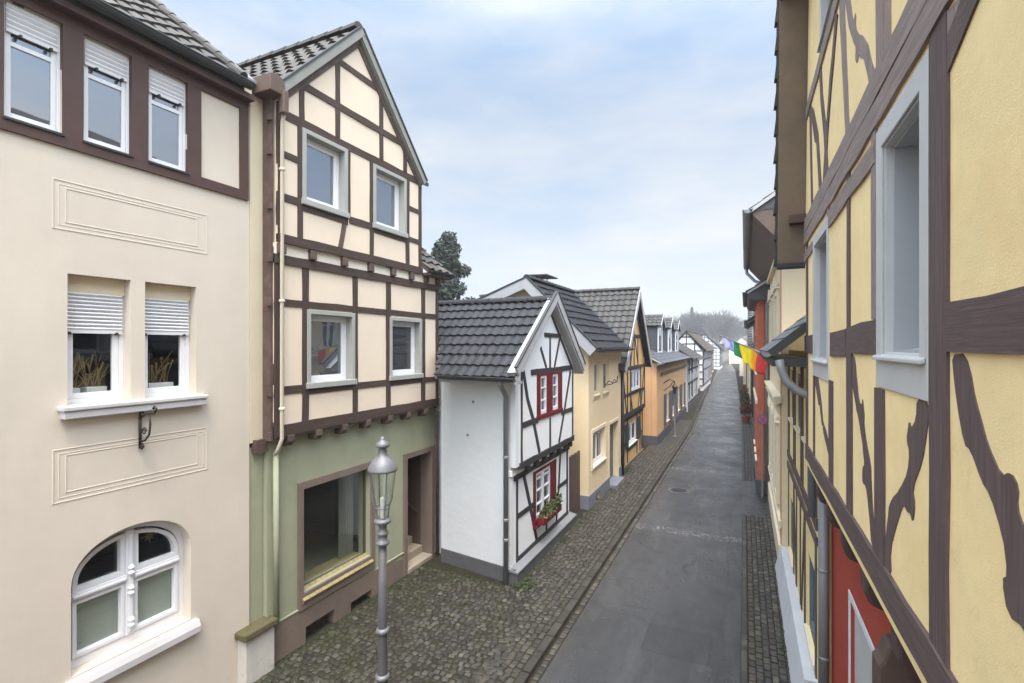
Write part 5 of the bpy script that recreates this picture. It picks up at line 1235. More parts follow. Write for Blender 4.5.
    for u in (3.5, 4.35, 5.2, 6.05, 6.9):
        fr = Fr((1.0, u, 0), (-1, 0, 0), (0, -1, 0))
        mb = MB(); mb.poly(fr, [(-.1, 3.25), (-.1, 2.98), (.1, 2.96), (.2, 3.0), (.23, 3.08), (.235, 3.25)], -.08, .08); mb.build('beam_head', T, h, bevel=.02)
    mb = MB(); mb.poly(Fr((1.0, 4.12, 0), (-1, 0, 0), (0, -1, 0)), [(.0, 2.9), (.0, 2.48), (.07, 2.42), (.17, 2.44), (.22, 2.50), (.22, 2.76), (.19, 2.8), (.16, 2.9)], .0, .18); mb.build('carved_bracket', G['door_brown'], h, bevel=.02)
    # steep lower roof end with brown boarding under the overhang
    prof = [(7.98, 5.96), (8.14, 5.96), (7.66, 9.55), (7.3, 9.68), (-3.5, 9.7), (-3.5, 9.52), (7.1, 9.52), (7.54, 9.42)]
    mb = MB(); mb.poly(F, prof, -8, .33); mb.build('roof_boarding', G['soffit_brown'], h)
    lo = V3((.43, 8.17, 5.98)); up = V3((0, -.48, 3.59))
    mb = MB(); mb.tiles(lo + V3((8.3, 0, 0)), V3((-1, 0, 0)), up, 8.34, up.length, .36, .3, .018, .05, 'flat', 4, .006)
    mb.build('roof', G['tile_dark'], h, recalc=False)
    mb = MB(); nv = 10
    for i in range(nv):        # each verge tile laps a little past the one above it
        a_ = lo + up * (i / nv); b_ = lo + up * ((i + 1.06) / nv); xl = .365 + random.uniform(-.006, .006); xu = .405
        mb.hexa([(xl, a_.y - .10, a_.z), (.44, a_.y - .10, a_.z), (.44, a_.y + .04, a_.z), (xl, a_.y + .04, a_.z)], [(xu, b_.y - .10, b_.z), (.44, b_.y - .10, b_.z), (.44, b_.y + .01, b_.z), (xu, b_.y + .01, b_.z)])
    mb.build('verge_tiles', G['tile_dark'], h)
    mb = MB(); mb.poly(F, [(7.93, 5.93), (8.17, 5.93), (8.17, 5.985), (7.93, 5.985)], -2, .335); mb.build('eaves_board', G['timber_black'], h)
    mb = MB(); mb.fbox(F, 7.78, 7.92, 6.5, 6.62, -.1, .2); mb.build('purlin_end', G['timber_red'], h, bevel=.01)
    # downpipe at the far corner of the ground floor
    p = pipe(h, [(.9, 7.38, 3.3), (.9, 7.38, 0.0)], .06, G['zinc'])
    for z in (2.0, .9):
        c = MB(); c.lathe(.9, 7.38, [(.06, z - .02), (.068, z - .01), (.068, z + .01), (.06, z + .02)], 12); c.build('pipe_clip', G['zinc'], p)
build_near_right()

def build_low_right():
    h = thing('low_timbered_house', 'low pale yellow half-timbered house with slate roof squeezed beside the near yellow house', 'house', (3, 10, 0))
    F = right(.85); T = G['timber_dark']
    lows = [(7.72, 8.72, .62, 1.8), (11.0, 12.0, .6, 1.75)]; ups = [(8.35, 9.1, 3.4, 4.35), (9.7, 10.45, 3.38, 4.35), (11.1, 11.8, 3.36, 4.35)]
    wall(h, F, rc(7.5, 12.3, .2, 4.75), G['yellow_pale'], [rc(*r) for r in lows + ups], n0=-.25)
    body(h, F, rc(7.5, 12.3, -.1, 4.75), -6, -.26, G['yellow_pale'])
    for a in ((7.5, 12.3, 2.45, 2.6), (7.5, 12.3, 2.24, 2.36), (7.5, 12.3, 4.5, 4.62)): beam(h, F, 'timber_rail', *a, T, .025, j=.01)
    for u in (7.52, 8.15, 9.2, 9.5, 10.55, 10.85, 11.9, 12.18): beam(h, F, 'timber_post', u, u + .1, 2.6, 4.5, T, .015)
    for u in (7.56, 8.9, 9.6, 10.3, 10.85, 12.1): beam(h, F, 'timber_post', u, u + .1, .3, 2.24, T, .015)
    for pts in ([(9.0, 2.24), (9.5, .4)], [(10.9, 2.24), (10.4, .4)]): brace(h, F, 'timber_brace', pts, .1, T, .013)
    for r in lows + ups:
        w = window(h, F, *r, G['blue_grey'], G['glass_mid'], rec=.03, w=.1, cols=1, rows=(), sill=G['cream_stone'], sill_out=.045)
    for r in ():
        mb = MB(); mb.tube([F(r[0] + .1, r[2] - .1, .02), F(r[0] + .1, r[2] - .14, .12), F(r[0] + .1, r[2] - .3, .1), F(r[0] + .1, r[2] - .34, .02)], .025, 6); mb.build('sill_bracket', G['plinth_pale'], h)
    mb = MB(); mb.prism([(.56, 7.5, -.1), (.7, 7.5, .5), (.9, 7.5, .5), (.9, 7.5, -.1)], [(.56, 12.3, -.1), (.7, 12.3, .5), (.9, 12.3, .5), (.9, 12.3, -.1)]); mb.build('plinth', G['plinth_pale'], h, bevel=.01)
    lo = V3((.3, 7.72, 4.74)); up = V3((1, 0, .86))
    roof_plane(h, lo, lo + V3((0, 4.5, 0)), up, 3.0, G['slate'], .3, .34, 'plain', 0, .022, sub=1)
    mb = MB(); nn = up.normalized().cross(V3((0, 1, 0)))
    if nn.z < 0: nn = -nn
    u_ = up.normalized() * 3
    mb.prism([lo - nn * .08, lo + u_ - nn * .08, lo + u_ + nn * .03, lo + nn * .03], [p + V3((0, -.03, 0)) for p in (lo - nn * .08, lo + u_ - nn * .08, lo + u_ + nn * .03, lo + nn * .03)]); mb.build('verge_board', G['dark_gutter'], h)
    mb = MB(); mb.box(.34, .85, 7.74, 12.2, 4.55, 4.66); mb.build('eaves_box', G['dark_gutter'], h)
    gut(h, (.27, 7.7, 4.74), (.27, 12.25, 4.74), .08, G['zinc'])
    pipe(h, [(.42, 7.68, 4.64), (.45, 7.66, 4.5), (.5, 7.64, 4.36), (.62, 7.62, 4.24), (.76, 7.62, 4.18), (.80, 7.62, 4.06), (.80, 7.60, 2.6)], .055, G['zinc'])
build_low_right()

def build_tall_beige():
    h = thing('tall_beige_house', 'tall beige stucco house with wide brown eaves soffit and ornate window heads', 'house', (3, 15, 0))
    F = right(.72); S = south(12.35)
    wins = [(13.2, 14.0), (14.7, 15.5), (16.3, 17.1)]
    wall(h, F, rc(12.35, 18.0, -.1, 6.8), G['beige'], [rc(a, b, 4.7, 6.0) for a, b in wins] + [rc(a, b, 1.2, 2.9) for a, b in wins], n0=-.2)
    body(h, F, rc(12.35, 18.0, -.1, 6.8), -7, -.21, G['beige'])
    for a, b in wins:
        for z0, z1 in ((4.7, 6.0), (1.2, 2.9)):
            window(h, F, a, b, z0, z1, G['pvc'], G['glass_mid'], rec=.05, w=.07, cols=2, rows=(.7,), sill=G['cream_stone'], sill_out=.07)
            mb = MB(); ring(mb, F, a - .14, b + .14, z0 - .02, z1 + .16, .13, .002, .06); mb.prism([F(a - .2, z1 + .16, .0), F(b + .2, z1 + .16, .0), F((a + b) / 2, z1 + .5, 0)], [F(a - .2, z1 + .16, .1), F(b + .2, z1 + .16, .1), F((a + b) / 2, z1 + .5, .1)])
            for i in range(5): mb.lathe(.72 - .05, a - .06 + i * (b - a + .12) / 4, [(0, z1 + .2), (.05, z1 + .24), (.03, z1 + .3), (0, z1 + .32)], 8)
            mb.build('window_surround', G['cream_stone'], h)
    for z, o in ((3.6, .16), (0.9, .06), (4.35, .06)):
        mb = MB(); mb.prism([F(12.3, z, 0), F(12.3, z - .06, o * .6), F(12.3, z + .06, o), F(12.3, z + .12, o), F(12.3, z + .14, 0)], [F(18.0, z, 0), F(18.0, z - .06, o * .6), F(18.0, z + .06, o), F(18.0, z + .12, o), F(18.0, z + .14, 0)]); mb.build('string_course', G['cream_stone'], h)
    for i in range(12):
        mb = MB(); y = 12.6 + i * .45; mb.poly(Fr((.72, y, 0), (-1, 0, 0), (0, -1, 0)), [(0, 3.3), (.05, 3.32), (.14, 3.52), (.14, 3.56), (0, 3.56)], 0, .12); mb.build('console', G['cream_stone'], h)
    mb = MB(); mb.fbox(F, 12.3, 18.02, -.1, .5, .002, .06); mb.build('plinth', G['cream_stone'], h)
    mb = MB(); mb.poly(S, rc(.721, 6, -.1, 6.8), -.01, .006); mb.build('side_wall', G['beige'], h)
    mb = MB(); mb.fbox(F, 12.345, 12.5, .5, 6.8, .002, .012); mb.build('corner_strip', G['brick'], h)
    mb = MB(); mb.fbox(F, 12.28, 18.1, 6.78, 6.9, -.2, .1); mb.fbox(F, 12.25, 12.349, 6.78, 6.9, -7, .1); mb.build('cornice', G['cream_stone'], h)
    # eaves swept far out over the street
    P = [(.7, 6.9), (.12, 7.55), (.08, 7.72), (.6, 8.3), (7, 11), (7, 6.9)]
    Sx = south(11.35)
    mb = MB(); mb.poly(Sx, [(.66, 6.9), (.14, 7.52), (.14, 7.6), (.7, 7.6)], -8.3, 0); mb.build('eaves_soffit', G['soffit_red'], h)
    mb = MB(); mb.poly(Sx, [(.12, 7.6), (4, 7.6), (4, 10.1)], -8.3, .01); mb.build('roof_gable', G['slate_dark'], h)
    lo = V3((.08, 11.3, 7.62)); up = V3((1, 0, .66))
    roof_plane(h, lo, lo + V3((0, 8.4, 0)), up, 4.6, G['slate'], .3, .3, 'plain', 0, .022, sub=1)
    gut(h, (.05, 11.3, 7.62), (.05, 19.75, 7.62), .09, G['zinc'])
    pipe(h, [(.05, 19.2, 7.55), (.06, 19.2, 7.35), (.3, 18.6, 7.0), (.62, 18.05, 6.8), (.64, 17.95, 6.6), (.64, 17.95, .1)], .05, G['zinc'])
    mb = MB(); mb.box(.62, 1.6, 11.4, 11.6, 7.62, 8.15); mb.build('roof_light', G['pvc'], h)
build_tall_beige()

def build_brick():
    h = thing('brick_red_house', 'narrow orange-red brick house standing forward past the beige one', 'house', (3, 21, 0))
    F = right(.37)
    wall(h, F, rc(18.05, 23.5, -.1, 6.3), G['brick'], [rc(a, a + .9, z, z + 1.3) for a in (18.8, 20.3, 21.9) for z in (1.0, 3.9)], n0=-.2)
    body(h, F, rc(18.05, 23.5, -.1, 6.3), -6, -.21, G['brick'])
    for a in (18.8, 20.3, 21.9):
        for z in (1.0, 3.9): window(h, F, a, a + .9, z, z + 1.3, G['pvc'], G['glass_mid'], rec=.05, w=.08, cols=2, sill=G['cream_stone'], bevel=0)
    mb = MB(); mb.fbox(F, 18.0, 23.55, -.1, .5, .002, .05); mb.poly(south(18.05), rc(.36, .8, -.1, .5), .002, .03); mb.build('plinth', G['plinth_dark'], h)
    mb = MB(); mb.fbox(F, 18.04, 23.5, 2.95, 3.08, .002, .06); mb.build('string_course', G['cream_stone'], h)
    mb = MB(); mb.poly(south(17.8), [(.36, 6.3), (.12, 6.34), (.06, 6.5), (.1, 6.62), (3, 8.4), (3, 6.3)], -5.9, 0); mb.build('eaves_box', G['slate_dark'], h)
    lo = V3((.04, 17.75, 6.56)); roof_plane(h, lo, lo + V3((0, 6, 0)), (1, 0, .64), 3.6, G['tile_grey'], .34, .3, 'wave', .02, .04, sub=4)
    gut(h, (.0, 17.75, 6.56), (.0, 23.75, 6.56), .07, G['dark_gutter'])
build_brick()
t = thing('no_stopping_sign', 'round red and blue no stopping sign on a thin post at the brick house', 'traffic sign', (.5, 17.7, 0))
mb = MB(); mb.tube([(.5, 17.72, 0), (.5, 17.72, 2.75)], .03, 8); mb.build('post', G['zinc'], t)
def disc(r, y, m, nm):
    mb = MB(); fr = Fr((.5, y, 2.5), (1, 0, 0), (0, -1, 0)); mb.poly(fr, [(r * math.cos(a), r * math.sin(a)) for a in [2 * math.pi * i / 28 for i in range(28)]], 0, .006); return mb.build(nm, m, t)
disc(.16, 17.685, G['sign_red'], 'rim'); disc(.125, 17.677, G['sign_blue'], 'face')
fr = Fr((.5, 17.67, 2.5), (1, 0, 0), (0, -1, 0))
for s in (1, -1):
    mb = MB(); a = .088; mb.poly(fr, [(-a - .014, -s * a + .014 * s), (-a + .014, -s * a - .014 * s), (a + .014, s * a - .014 * s), (a - .014, s * a + .014 * s)], 0, .004 + .001 * s); mb.build('cross_bar', G['sign_red'], t)

far_house('dark slate hung house past the brick one', .45, 23.9, 33, 6.0, 8.2, G['slate_dark'], G['slate'], side=-1, wins=3, base=G['plinth_dark'], depth=6)
far_house('weathered brown gabled house with pale windows right of the lane', .42, 33.6, 43, 5.0, 7.4, G['plinth_brown'], G['tile_grey'], side=-1, wins=3, depth=6, gable=True, timber=G['timber'])
far_house('plain beige house farther down the right side', .35, 43.6, 54, 4.6, 6.6, G['beige'], G['tile_brown'], side=-1, wins=4, depth=6)
far_house('cream house with brown timbers on the right before the bend', .15, 54.6, 68, 4.6, 6.4, G['infill'], G['tile_grey'], side=-1, wins=5, depth=6, timber=G['timber'])
far_house('grey house on the right at the bend', -.2, 69, 86, 4.4, 6.2, G['beige'], G['tile_grey'], side=-1, wins=5, depth=6)
far_house('last pale house seen on the right side', -.8, 88, 108, 4.4, 6.4, G['infill_light'], G['tile_brown'], side=-1, wins=5, depth=6)

# planted tubs along the right side, far down
for i, (x, y, lab) in enumerate(((.05, 34.5, 'nearest russet shrub in a clay tub on the right pavement'), (.0, 40.5, 'middle russet shrub in a clay tub on the right pavement'), (-.1, 47.5, 'farthest russet shrub in a clay tub on the right pavement'))):
    t = thing('planted_tub', lab, 'plant', (x, y, 0), 'clay tubs with shrubs along the right pavement')
    mb = MB(); mb.lathe(x, y, [(.16, .04), (.2, .1), (.26, .42), (.28, .44), (.25, .45)], 14); mb.build('tub', G['terracotta'], t)
    mb = MB(); mb.leaves((x, y, .95), .38, .45, .5, 420, .09, shell=.1); mb.build('foliage', G['hedge'] if i != 1 else G['leaf'], t, recalc=False)

# ------------------------------------------------------------------ flag on a pole out of the right-hand row
def flag():
    t = thing('striped_flag', 'rainbow striped flag hanging from a pole above the street on the right', 'flag', (.55, 12.9, 4.6))
    p0 = V3((.72, 12.6, 4.52)); p1 = V3((-.55, 13.6, 5.08))
    mb = MB(); mb.tube([p0, p1], [.018, .013], 8); mb.lathe(p1.x, p1.y, [(0, p1.z - .03), (.03, p1.z), (0, p1.z + .03)], 8); mb.build('pole', G['zinc'], t)
    cols = ['flag_red', 'flag_orange', 'flag_yellow', 'flag_green', 'flag_blue', 'flag_violet', 'flag_white']
    seg = [(.20, .36), (.36, .44), (.44, .66), (.66, .76), (.76, .84), (.84, .91), (.91, .99)]
    drop = [.50, .52, .50, .36, .30, .26, .2]
    nrm = (p1 - p0).cross(V3((0, 0, 1))).normalized()
    for (a, b), c, i in zip(seg, cols, range(7)):
        vs = []; nu = 6; nv = 10
        for u in range(nu + 1):
            s = a + (b - a) * u / nu
            d0 = drop[i]; d1 = drop[min(i + 1, 6)]; dd = d0 + (d1 - d0) * u / nu
            for v in range(nv + 1):
                q = v / nv
                p = p0 + (p1 - p0) * s + V3((0, 0, -dd * q)) + nrm * (.05 * math.sin(s * 46 + q * 2.4) * q) + (p1 - p0) * (-.03 * q * math.sin(q * 3 + s * 8))
                vs.append(p)
        mb = MB(); mb.add(vs, [(u * (nv + 1) + v, (u + 1) * (nv + 1) + v, (u + 1) * (nv + 1) + v + 1, u * (nv + 1) + v + 1) for u in range(nu) for v in range(nv)])
        o = mb.build('stripe', G[c], t, smooth=True, recalc=False); md = o.modifiers.new('thickness', 'SOLIDIFY'); md.thickness = .003
        o['label'] = c.split('_')[1] + ' stripe'
flag()

# ================================================================== GROUND
def cx_at(y):      # left kerb line and right road edge, surveyed along the street
    pts = [(-30, -2.9, -.06), (14, -2.82, -.06), (30, -2.8, -.15), (48, -3.45, -.4), (76, -4.3, -1.0), (110, -5.2, -1.8), (150, -7.2, -3.6), (220, -14, -10)]
    for (a, l0, r0), (b, l1, r1) in zip(pts, pts[1:]):
        if y <= b:
            t = (y - a) / (b - a); return l0 + (l1 - l0) * t, r0 + (r1 - r0) * t
    return pts[-1][1], pts[-1][2]
ys = [-30 + i * 2 for i in range(126)]
mb = MB(); mb.add([(-400, -100, -.14), (300, -100, -.14), (300, 600, -.14), (-400, 600, -.14)], [(0, 1, 2, 3)]); kind(mb.build('ground', G['soil'], recalc=False), 'structure')
def strip(name, fa, fb, z, m, y0=-30, y1=220, step=1.0, th=None):
    n = int((y1 - y0) / step); vs = []
    for i in range(n + 1):
        y = y0 + (y1 - y0) * i / n; vs += [(fa(y), y, z), (fb(y), y, z)]
    mb = MB(); mb.add(vs, [(2 * i, 2 * i + 1, 2 * i + 3, 2 * i + 2) for i in range(n)])
    if th:
        b = MB()
        for i in range(n):
            a = vs[2 * i:2 * i + 4]
            b.hexa([(p[0], p[1], z - th) for p in (a[0], a[1], a[3], a[2])], [a[0], a[1], a[3], a[2]])
        mb = b
    return kind(mb.build(name, m, recalc=bool(th)), 'structure')
strip('road', lambda y: cx_at(y)[0] + .15, lambda y: cx_at(y)[1], 0.0, G['asphalt'])
strip('gutter_bed', lambda y: cx_at(y)[0] - .02, lambda y: cx_at(y)[0] + .17, -.012, G['joint'])
strip('pavement', lambda y: -8.0, lambda y: cx_at(y)[0] - .14, .045, G['joint'])
strip('right_pavement', lambda y: cx_at(y)[1] + .0, lambda y: 1.6, .03, G['joint'])
def stone(mb, x, y, wx, wy, ang, z, h, rnd):
    """one paving stone: worn, slightly domed, own tilt"""
    ca, sa = math.cos(ang), math.sin(ang)
    tx = random.gauss(0, .03); ty = random.gauss(0, .03); ring0 = []; ring1 = []; ring2 = []
    k = 8
    for i in range(k):
        a = 2 * math.pi * (i + .5) / k
        c, s = math.cos(a), math.sin(a)
        q = 1 - .35 * rnd
        px, py = ((1 if c > 0 else -1) * (1 if abs(c) > abs(s) else q) - random.uniform(-.04, .06) * c) * wx / 2, ((1 if s > 0 else -1) * (1 if abs(s) > abs(c) else q) - random.uniform(-.04, .06) * s) * wy / 2
        for lst, f, zz in ((ring0, 1.0, z - .03), (ring1, .97, z + h * .45), (ring2, .74, z + h)):
            X, Y = px * f, py * f
            lst.append((x + X * ca - Y * sa, y + X * sa + Y * ca, zz + X * tx + Y * ty))
    vs = ring0 + ring1 + ring2 + [(x, y, z + h * 1.12)]
    fs = []
    for i in range(k):
        j = (i + 1) % k
        fs += [(i, j, k + j, k + i), (k + i, k + j, 2 * k + j, 2 * k + i), (2 * k + i, 2 * k + j, 3 * k)]
    mb.add(vs, fs)
lower = lambda x, y: (x < -4.15 and y > 9.0) or (x < -6.38)
# rounded cobbles on the wide forecourt
mb = MB(); y = 2.0; row = 0
while y < 9.6:
    x = -6.42 + (row % 2) * .05
    while x < -3.42 + .1 * math.sin(y * 1.3):
        w = random.uniform(.075, .12)
        if not lower(x, y): stone(mb, x + w / 2, y + random.uniform(-.015, .015) + .02 * math.sin(x * 5), w * .95, random.uniform(.07, .105), random.uniform(-.4, .4), .036, random.uniform(.008, .032), .7)
        x += w + random.uniform(.006, .022)
    y += .098; row += 1
kind(mb.build('cobblestones', G['cobble'], smooth=False, recalc=False), 'structure')
# courses of setts running along the kerb
mb = MB(); row = 0; y = 2.0
while y < 34:
    l, r = cx_at(y); x = l - .16
    far = y > 16; w0 = .10 if not far else .13
    i = 0
    while x > (-3.46 if y < 9.2 else -4.12):
        w = w0 * random.uniform(.9, 1.12)
        if not lower(x, y): stone(mb, x - w / 2, y + random.uniform(-.02, .02) + (i % 2) * .04 + .03 * math.sin(x * 7 + y * 2), w * .93, w0 * random.uniform(.82, 1.12), random.uniform(-.22, .22), .040, random.uniform(.006, .026), .45)
        x -= w + .008; i += 1
    y += w0 * 1.08; row += 1
kind(mb.build('sett_paving', G['sett'], recalc=False), 'structure')
# kerb stones and the gutter course
mb = MB(); y = -6.0
while y < 90:
    L = random.uniform(.3, .55) * (1 if y < 25 else 2); l, r = cx_at(y); l2, _ = cx_at(y + L); dz = random.uniform(-.004, .006)
    mb.hexa([(l - .14, y + .008, -.1), (l, y + .008, -.1), (l2, y + L - .008, -.1), (l2 - .14, y + L - .008, -.1)],
            [(l - .138, y + .012, .062 + dz), (l - .012, y + .012, .06 + dz), (l2 - .012, y + L - .012, .06 + dz), (l2 - .138, y + L - .012, .062 + dz)]); y += L
kind(mb.build('kerb', G['kerb'], recalc=True, bevel=.008), 'structure')
mb = MB(); y = 2.0
while y < 40:
    l, r = cx_at(y)
    for i, x in enumerate((l + .075,)):
        stone(mb, x, y + i * .06, .098, .145, random.uniform(-.06, .06), -.018, random.uniform(.014, .022), .2)
    y += .165
kind(mb.build('gutter_setts', G['sett'], recalc=False), 'structure')
# right-hand footway: two runs of narrow pavers with an asphalt gap for the passage
mb = MB(); y = 1.5
while y < 44:
    l, r = cx_at(y); x = r + .06; i = 0
    gap = 15.7 < y < 19.6
    if not gap:
        stone(mb, r + .05, y, .09, .2, 0, .034, .012, .15)
        x = r + .11
        while x < .74:
            w = .098 if y < 22 else .12
            if x < .55 or y < 23.5: stone(mb, x + w / 2, y + (i % 2) * .08 + random.uniform(-.006, .006), w * random.uniform(.86, .96), random.uniform(.13, .165), random.uniform(-.06, .06), .027, random.uniform(.006, .02), .3)
            x += w + .004; i += 1
    y += .172
kind(mb.build('paver_footway', G['paver'], recalc=False), 'structure')
mb = MB(); mb.add([(-.07, 15.65, .034), (1.2, 15.65, .034), (1.2, 19.65, .034), (-.1, 19.65, .034)], [(0, 1, 2, 3)]); kind(mb.build('passage_paving', G['asphalt'], recalc=False), 'structure')
# manhole
t = thing('manhole_cover', 'round iron manhole cover in a pale concrete ring on the asphalt lane', 'manhole cover', (-2.0, 17.5, 0))
mb = MB(); mb.lathe(-2.0, 17.5, [(.0, .003), (.34, .003), (.34, .007), (.28, .009), (.28, .004)], 32); mb.build('concrete_ring', G['concrete'], t)
mb = MB(); mb.lathe(-2.0, 17.5, [(0, .0035), (.275, .0035), (.275, .012), (.0, .012)], 32)
for i in range(-3, 4):
    for j in range(-3, 4):
        if i * i + j * j < 9: mb.box(-2.0 + i * .08 - .025, -2.0 + i * .08 + .025, 17.5 + j * .08 - .025, 17.5 + j * .08 + .025, .0121, .017)
mb.build('iron_lid', G['cast_iron'], t)
# moss and small weeds in the angles of the walls
mb = MB()
def tuft(x, y, z, n, s):
    for _ in range(n):
        a = random.uniform(0, 6.28); d = V3((math.cos(a) * .6, math.sin(a) * .6, random.uniform(.3, 1))).normalized(); b = d.orthogonal().normalized(); sz = s * random.uniform(.5, 1.2)
        p = V3((x + random.gauss(0, s * .6), y + random.gauss(0, s * .6), z)); mb.add([p - b * sz * .18, p + d * sz * .6 + b * sz * .2, p + d * sz, p + d * sz * .6 - b * sz * .25], [(0, 1, 2, 3)])
for _ in range(150): tuft(-6.38 + abs(random.gauss(0, .09)), random.uniform(5.3, 9.4), .045, 7, .03)
for _ in range(140): tuft(-4.08 + abs(random.gauss(0, .05)), 9.0 + random.random() ** 2 * 5.5, .05, 8, .035)
for _ in range(110): tuft(random.uniform(-6.2, -4.1), 9.0 + random.uniform(-.25, .05) + (-4.2 - random.uniform(-6.2, -4.1)) * 0, .045, 7, .03)
for _ in range(60): tuft(-4.2 + abs(random.gauss(0, .08)), random.gauss(18.9, .5), .05, 9, .06)
for _ in range(120): tuft(.66 + random.gauss(0, .07), random.gauss(9.2, .9), .045, 7, .035)
for _ in range(40): tuft(-4.0 + random.gauss(0, .1), random.gauss(9.1, .1), .05, 10, .05)
o = kind(mb.build('weeds', G['leaf'], recalc=False), 'stuff'); tag(o, 'small weeds and moss along the foot of the walls', 'weeds')

# ================================================================== TREES AND HILL
def conifer():
    x0, y0 = -16.4, 25.8
    t = thing('pine_tree', 'dark green pine rising behind the half-timbered house and the white cottage', 'tree', (x0, y0, 0))
    mb = MB(); mb.tube([(x0, y0, -.1), (x0 + .1, y0, 4), (x0 - .05, y0, 8), (x0 + .1, y0, 11)], [.28, .22, .14, .04], 10)
    random.seed(23); cl = []
    for i in range(84):
        z = 3.0 + 8.0 * (i + random.random()) / 84; rr = 2.0 * (1 - max(0, z - 5.2) / 6.6)
        a = random.uniform(0, 6.28); r = rr * random.uniform(.35, 1.1)
        p = (x0 + math.cos(a) * r, y0 + math.sin(a) * r, z + r * .25); cl.append(p)
        mb.tube([(x0, y0, z - .3), ((x0 + p[0]) / 2, (y0 + p[1]) / 2, z - .1), p], [.05, .035, .012], 5)
    mb.build('trunk', G['bark'], t)
    mb = MB()
    for p in cl: mb.leaves(p, .7, .7, .34, 120, .17, shell=0.0)
    for _ in range(7): mb.leaves((x0 + random.uniform(-.3, .3), y0, random.uniform(10.2, 11.5)), .4, .4, .45, 120, .14, shell=0)
    mb.build('crown', G['pine'], t, recalc=False)
conifer()
def hillz(x, y): return max(0, (y - 150) * .055) + max(0, -x - 10) * .02
mb = MB(); nx, ny = 40, 24; vs = []
for j in range(ny + 1):
    for i in range(nx + 1):
        x = -260 + 420 * i / nx; y = 150 + 420 * j / ny; vs.append((x, y, hillz(x, y) - .2 + mnoise.noise(V3((x * .02, y * .02, 0))) * 1.5 * min(1, (y - 150) / 60)))
mb.add(vs, [(j * (nx + 1) + i, j * (nx + 1) + i + 1, (j + 1) * (nx + 1) + i + 1, (j + 1) * (nx + 1) + i) for j in range(ny) for i in range(nx)])
kind(mb.build('hill', G['soil'], recalc=False), 'structure')
# bare winter wood on the hill: many twigs, reads as one mass
def bare(mb, x, y, z, hgt, rad, n):
    mb.tube([(x, y, z - 1), (x + random.uniform(-.4, .4), y, z + hgt * .5)], [.3, .12], 5)
    for _ in range(n):
        d = V3((random.gauss(0, 1), random.gauss(0, 1), random.gauss(.1, .8))).normalized(); r = random.random() ** .4
        p = V3((x + d.x * rad * r, y + d.y * rad * r, z + hgt * .62 + d.z * hgt * .38 * r))
        u = (p - V3((x, y, z + hgt * .25))).normalized(); u = (u + V3((random.gauss(0, .25), random.gauss(0, .25), random.gauss(0, .25)))).normalized(); b = u.orthogonal().normalized()
        L = random.uniform(.8, 2.0); w = .09
        mb.add([p - b * w, p + b * w, p + u * L], [(0, 1, 2)])
        q = p + u * L * .4; v = (u + b * random.choice((-.7, .7))).normalized(); mb.add([q - u * w * .6, q + u * w * .6, q + v * L * .6], [(0, 1, 2)])
mb = MB()
for i in range(96):
    y = random.uniform(205, 290); x = -8 + random.uniform(-100, 6) + (250 - y) * .05
    z = hillz(x, y); bare(mb, x, y, z, random.uniform(9, 13), random.uniform(3.5, 5.5), 480)
for i in range(14):
    y = random.uniform(196, 215); x = random.uniform(-22, -7); bare(mb, x, y, hillz(x, y), random.uniform(12.5, 15.5), random.uniform(4, 6), 800)
o = kind(mb.build('bare_wood', G['twig'], recalc=False), 'stuff'); tag(o, 'bare grey winter wood on the hill beyond the roofs', 'woodland')
t = thing('spruce_tree', 'slim spruce standing above the bare wood on the hill', 'tree', (-19.5, 214, 3.4))
mb = MB(); mb.tube([(-19.5, 214, 3), (-19.5, 214, 20)], [.3, .05], 6); mb.build('trunk', G['bark'], t)
mb = MB()
for i in range(30):
    z = 6 + i * .48; r = 2.0 * (1 - i / 31) + .15; mb.leaves((-19.5, 214, z), r, r, .5, 60, .5, shell=.1)
mb.build('crown', G['pine'], t, recalc=False)

# ================================================================== AIR, LIGHT, CAMERA
hz = bpy.data.materials.new('damp_air'); hz.use_nodes = True; t = hz.node_tree
t.nodes.remove(t.nodes['Principled BSDF'])
pv = t.nodes.new('ShaderNodeVolumePrincipled'); pv.inputs['Color'].default_value = (.86, .89, .93, 1); pv.inputs['Density'].default_value = .0014; pv.inputs['Anisotropy'].default_value = .2
t.links.new(pv.outputs[0], t.nodes['Material Output'].inputs['Volume'])
mb = MB(); mb.box(-420, 320, -120, 620, -1.2, 48); HZ = mb.build('haze', hz); kind(HZ, 'stuff'); tag(HZ, 'thin winter haze filling the street', 'haze')

sc = bpy.context.scene
SUN_EL, SUN_ROT = 68, 150      # degrees; the sun sits behind the viewer's right shoulder, veiled
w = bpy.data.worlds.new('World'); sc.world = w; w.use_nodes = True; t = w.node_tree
bg = t.nodes['Background']; sky = t.nodes.new('ShaderNodeTexSky'); sky.sky_type = 'NISHITA'; sky.sun_disc = False
sky.sun_elevation = R(SUN_EL); sky.sun_rotation = R(SUN_ROT); sky.air_density = 1.0; sky.dust_density = 2.0; sky.ozone_density = 1.5
tc = t.nodes.new('ShaderNodeTexCoord'); mp = t.nodes.new('ShaderNodeMapping'); mp.inputs['Scale'].default_value = (1, 1, 3.2); t.links.new(tc.outputs['Generated'], mp.inputs[0])
cn = t.nodes.new('ShaderNodeTexNoise'); cn.inputs['Scale'].default_value = 2.2; cn.inputs['Detail'].default_value = 7; cn.inputs['Roughness'].default_value = .55; t.links.new(mp.outputs[0], cn.inputs['Vector'])
sx = t.nodes.new('ShaderNodeSeparateXYZ'); t.links.new(tc.outputs['Generated'], sx.inputs[0])
lowc = ramp(t, sx.outputs[2], .52, .05)
mask = ramp(t, math_(t, 'ADD', cn.outputs['Fac'], math_(t, 'MULTIPLY', lowc, .30)), .42, .84)
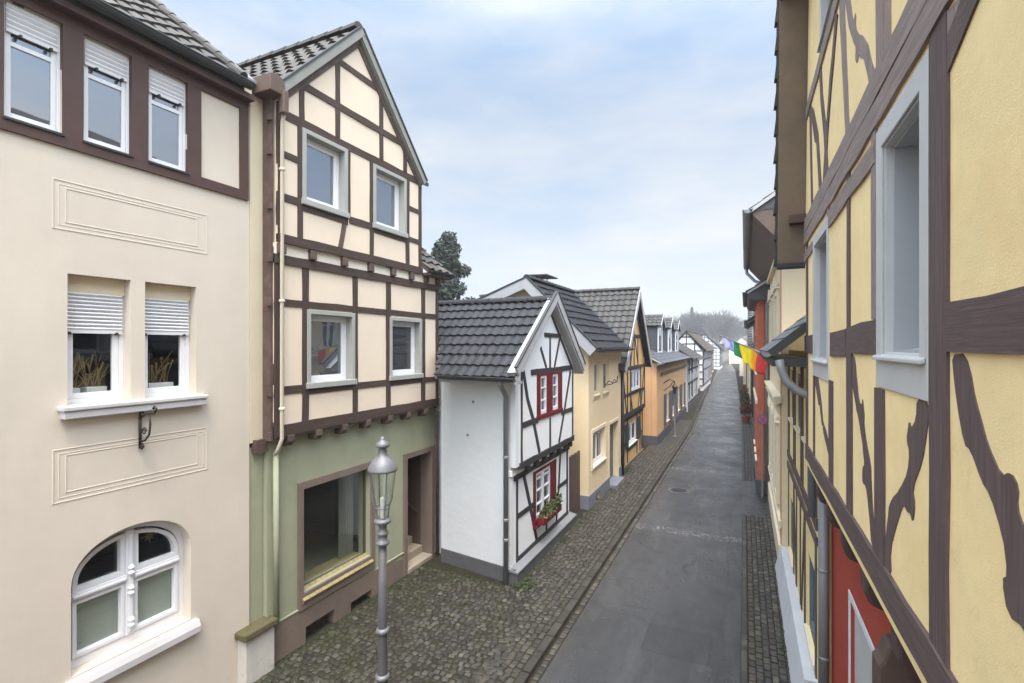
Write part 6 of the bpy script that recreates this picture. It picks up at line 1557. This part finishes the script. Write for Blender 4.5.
CLOUD = 3.95; GLOW = 9.6      # the thin cloud is brightest round the veiled sun, behind and above the viewer
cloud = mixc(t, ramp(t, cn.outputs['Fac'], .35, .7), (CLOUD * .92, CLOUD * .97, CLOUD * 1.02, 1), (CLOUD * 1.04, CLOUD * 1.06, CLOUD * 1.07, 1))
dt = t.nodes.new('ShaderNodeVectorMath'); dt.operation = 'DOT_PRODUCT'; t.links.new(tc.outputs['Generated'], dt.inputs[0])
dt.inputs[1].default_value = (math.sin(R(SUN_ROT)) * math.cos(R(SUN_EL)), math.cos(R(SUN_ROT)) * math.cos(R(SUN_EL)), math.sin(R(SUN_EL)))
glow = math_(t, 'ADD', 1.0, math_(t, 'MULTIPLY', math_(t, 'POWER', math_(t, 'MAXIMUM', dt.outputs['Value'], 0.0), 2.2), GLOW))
veil = mixc(t, .55, sky.outputs[0], (CLOUD * .60, CLOUD * .79, CLOUD * 1.02, 1))
col = mixc(t, mask, veil, cloud)
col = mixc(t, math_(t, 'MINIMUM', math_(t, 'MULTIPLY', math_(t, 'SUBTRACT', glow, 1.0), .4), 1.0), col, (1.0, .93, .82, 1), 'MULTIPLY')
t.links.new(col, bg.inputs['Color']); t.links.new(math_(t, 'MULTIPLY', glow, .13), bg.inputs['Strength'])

sl = bpy.data.lights.new('sun', 'SUN'); sl.energy = 1.3; sl.angle = R(14); sl.color = (1, .96, .9)
so = bpy.data.objects.new('sun', sl); C.objects.link(so)
# sky sun_rotation is measured from +y towards +x
d = V3((math.sin(R(SUN_ROT)) * math.cos(R(SUN_EL)), math.cos(R(SUN_ROT)) * math.cos(R(SUN_EL)), math.sin(R(SUN_EL))))
so.rotation_euler = (-d).to_track_quat('-Z', 'Y').to_euler()

cam = bpy.data.cameras.new('camera'); co = bpy.data.objects.new('camera', cam); C.objects.link(co)
co.location = (0, 0, 4.83); co.rotation_euler = (R(90), 0, math.atan(233 / 500))
cam.sensor_width = 36; cam.lens = 500 / 1024 * 36; cam.shift_y = 4.5 / 1024; cam.clip_end = 2000; cam.clip_start = .02
sc.camera = co
sc.view_settings.view_transform = 'Standard'; sc.view_settings.look = 'None'; sc.view_settings.gamma = 1
sc.view_settings.exposure = 0.68
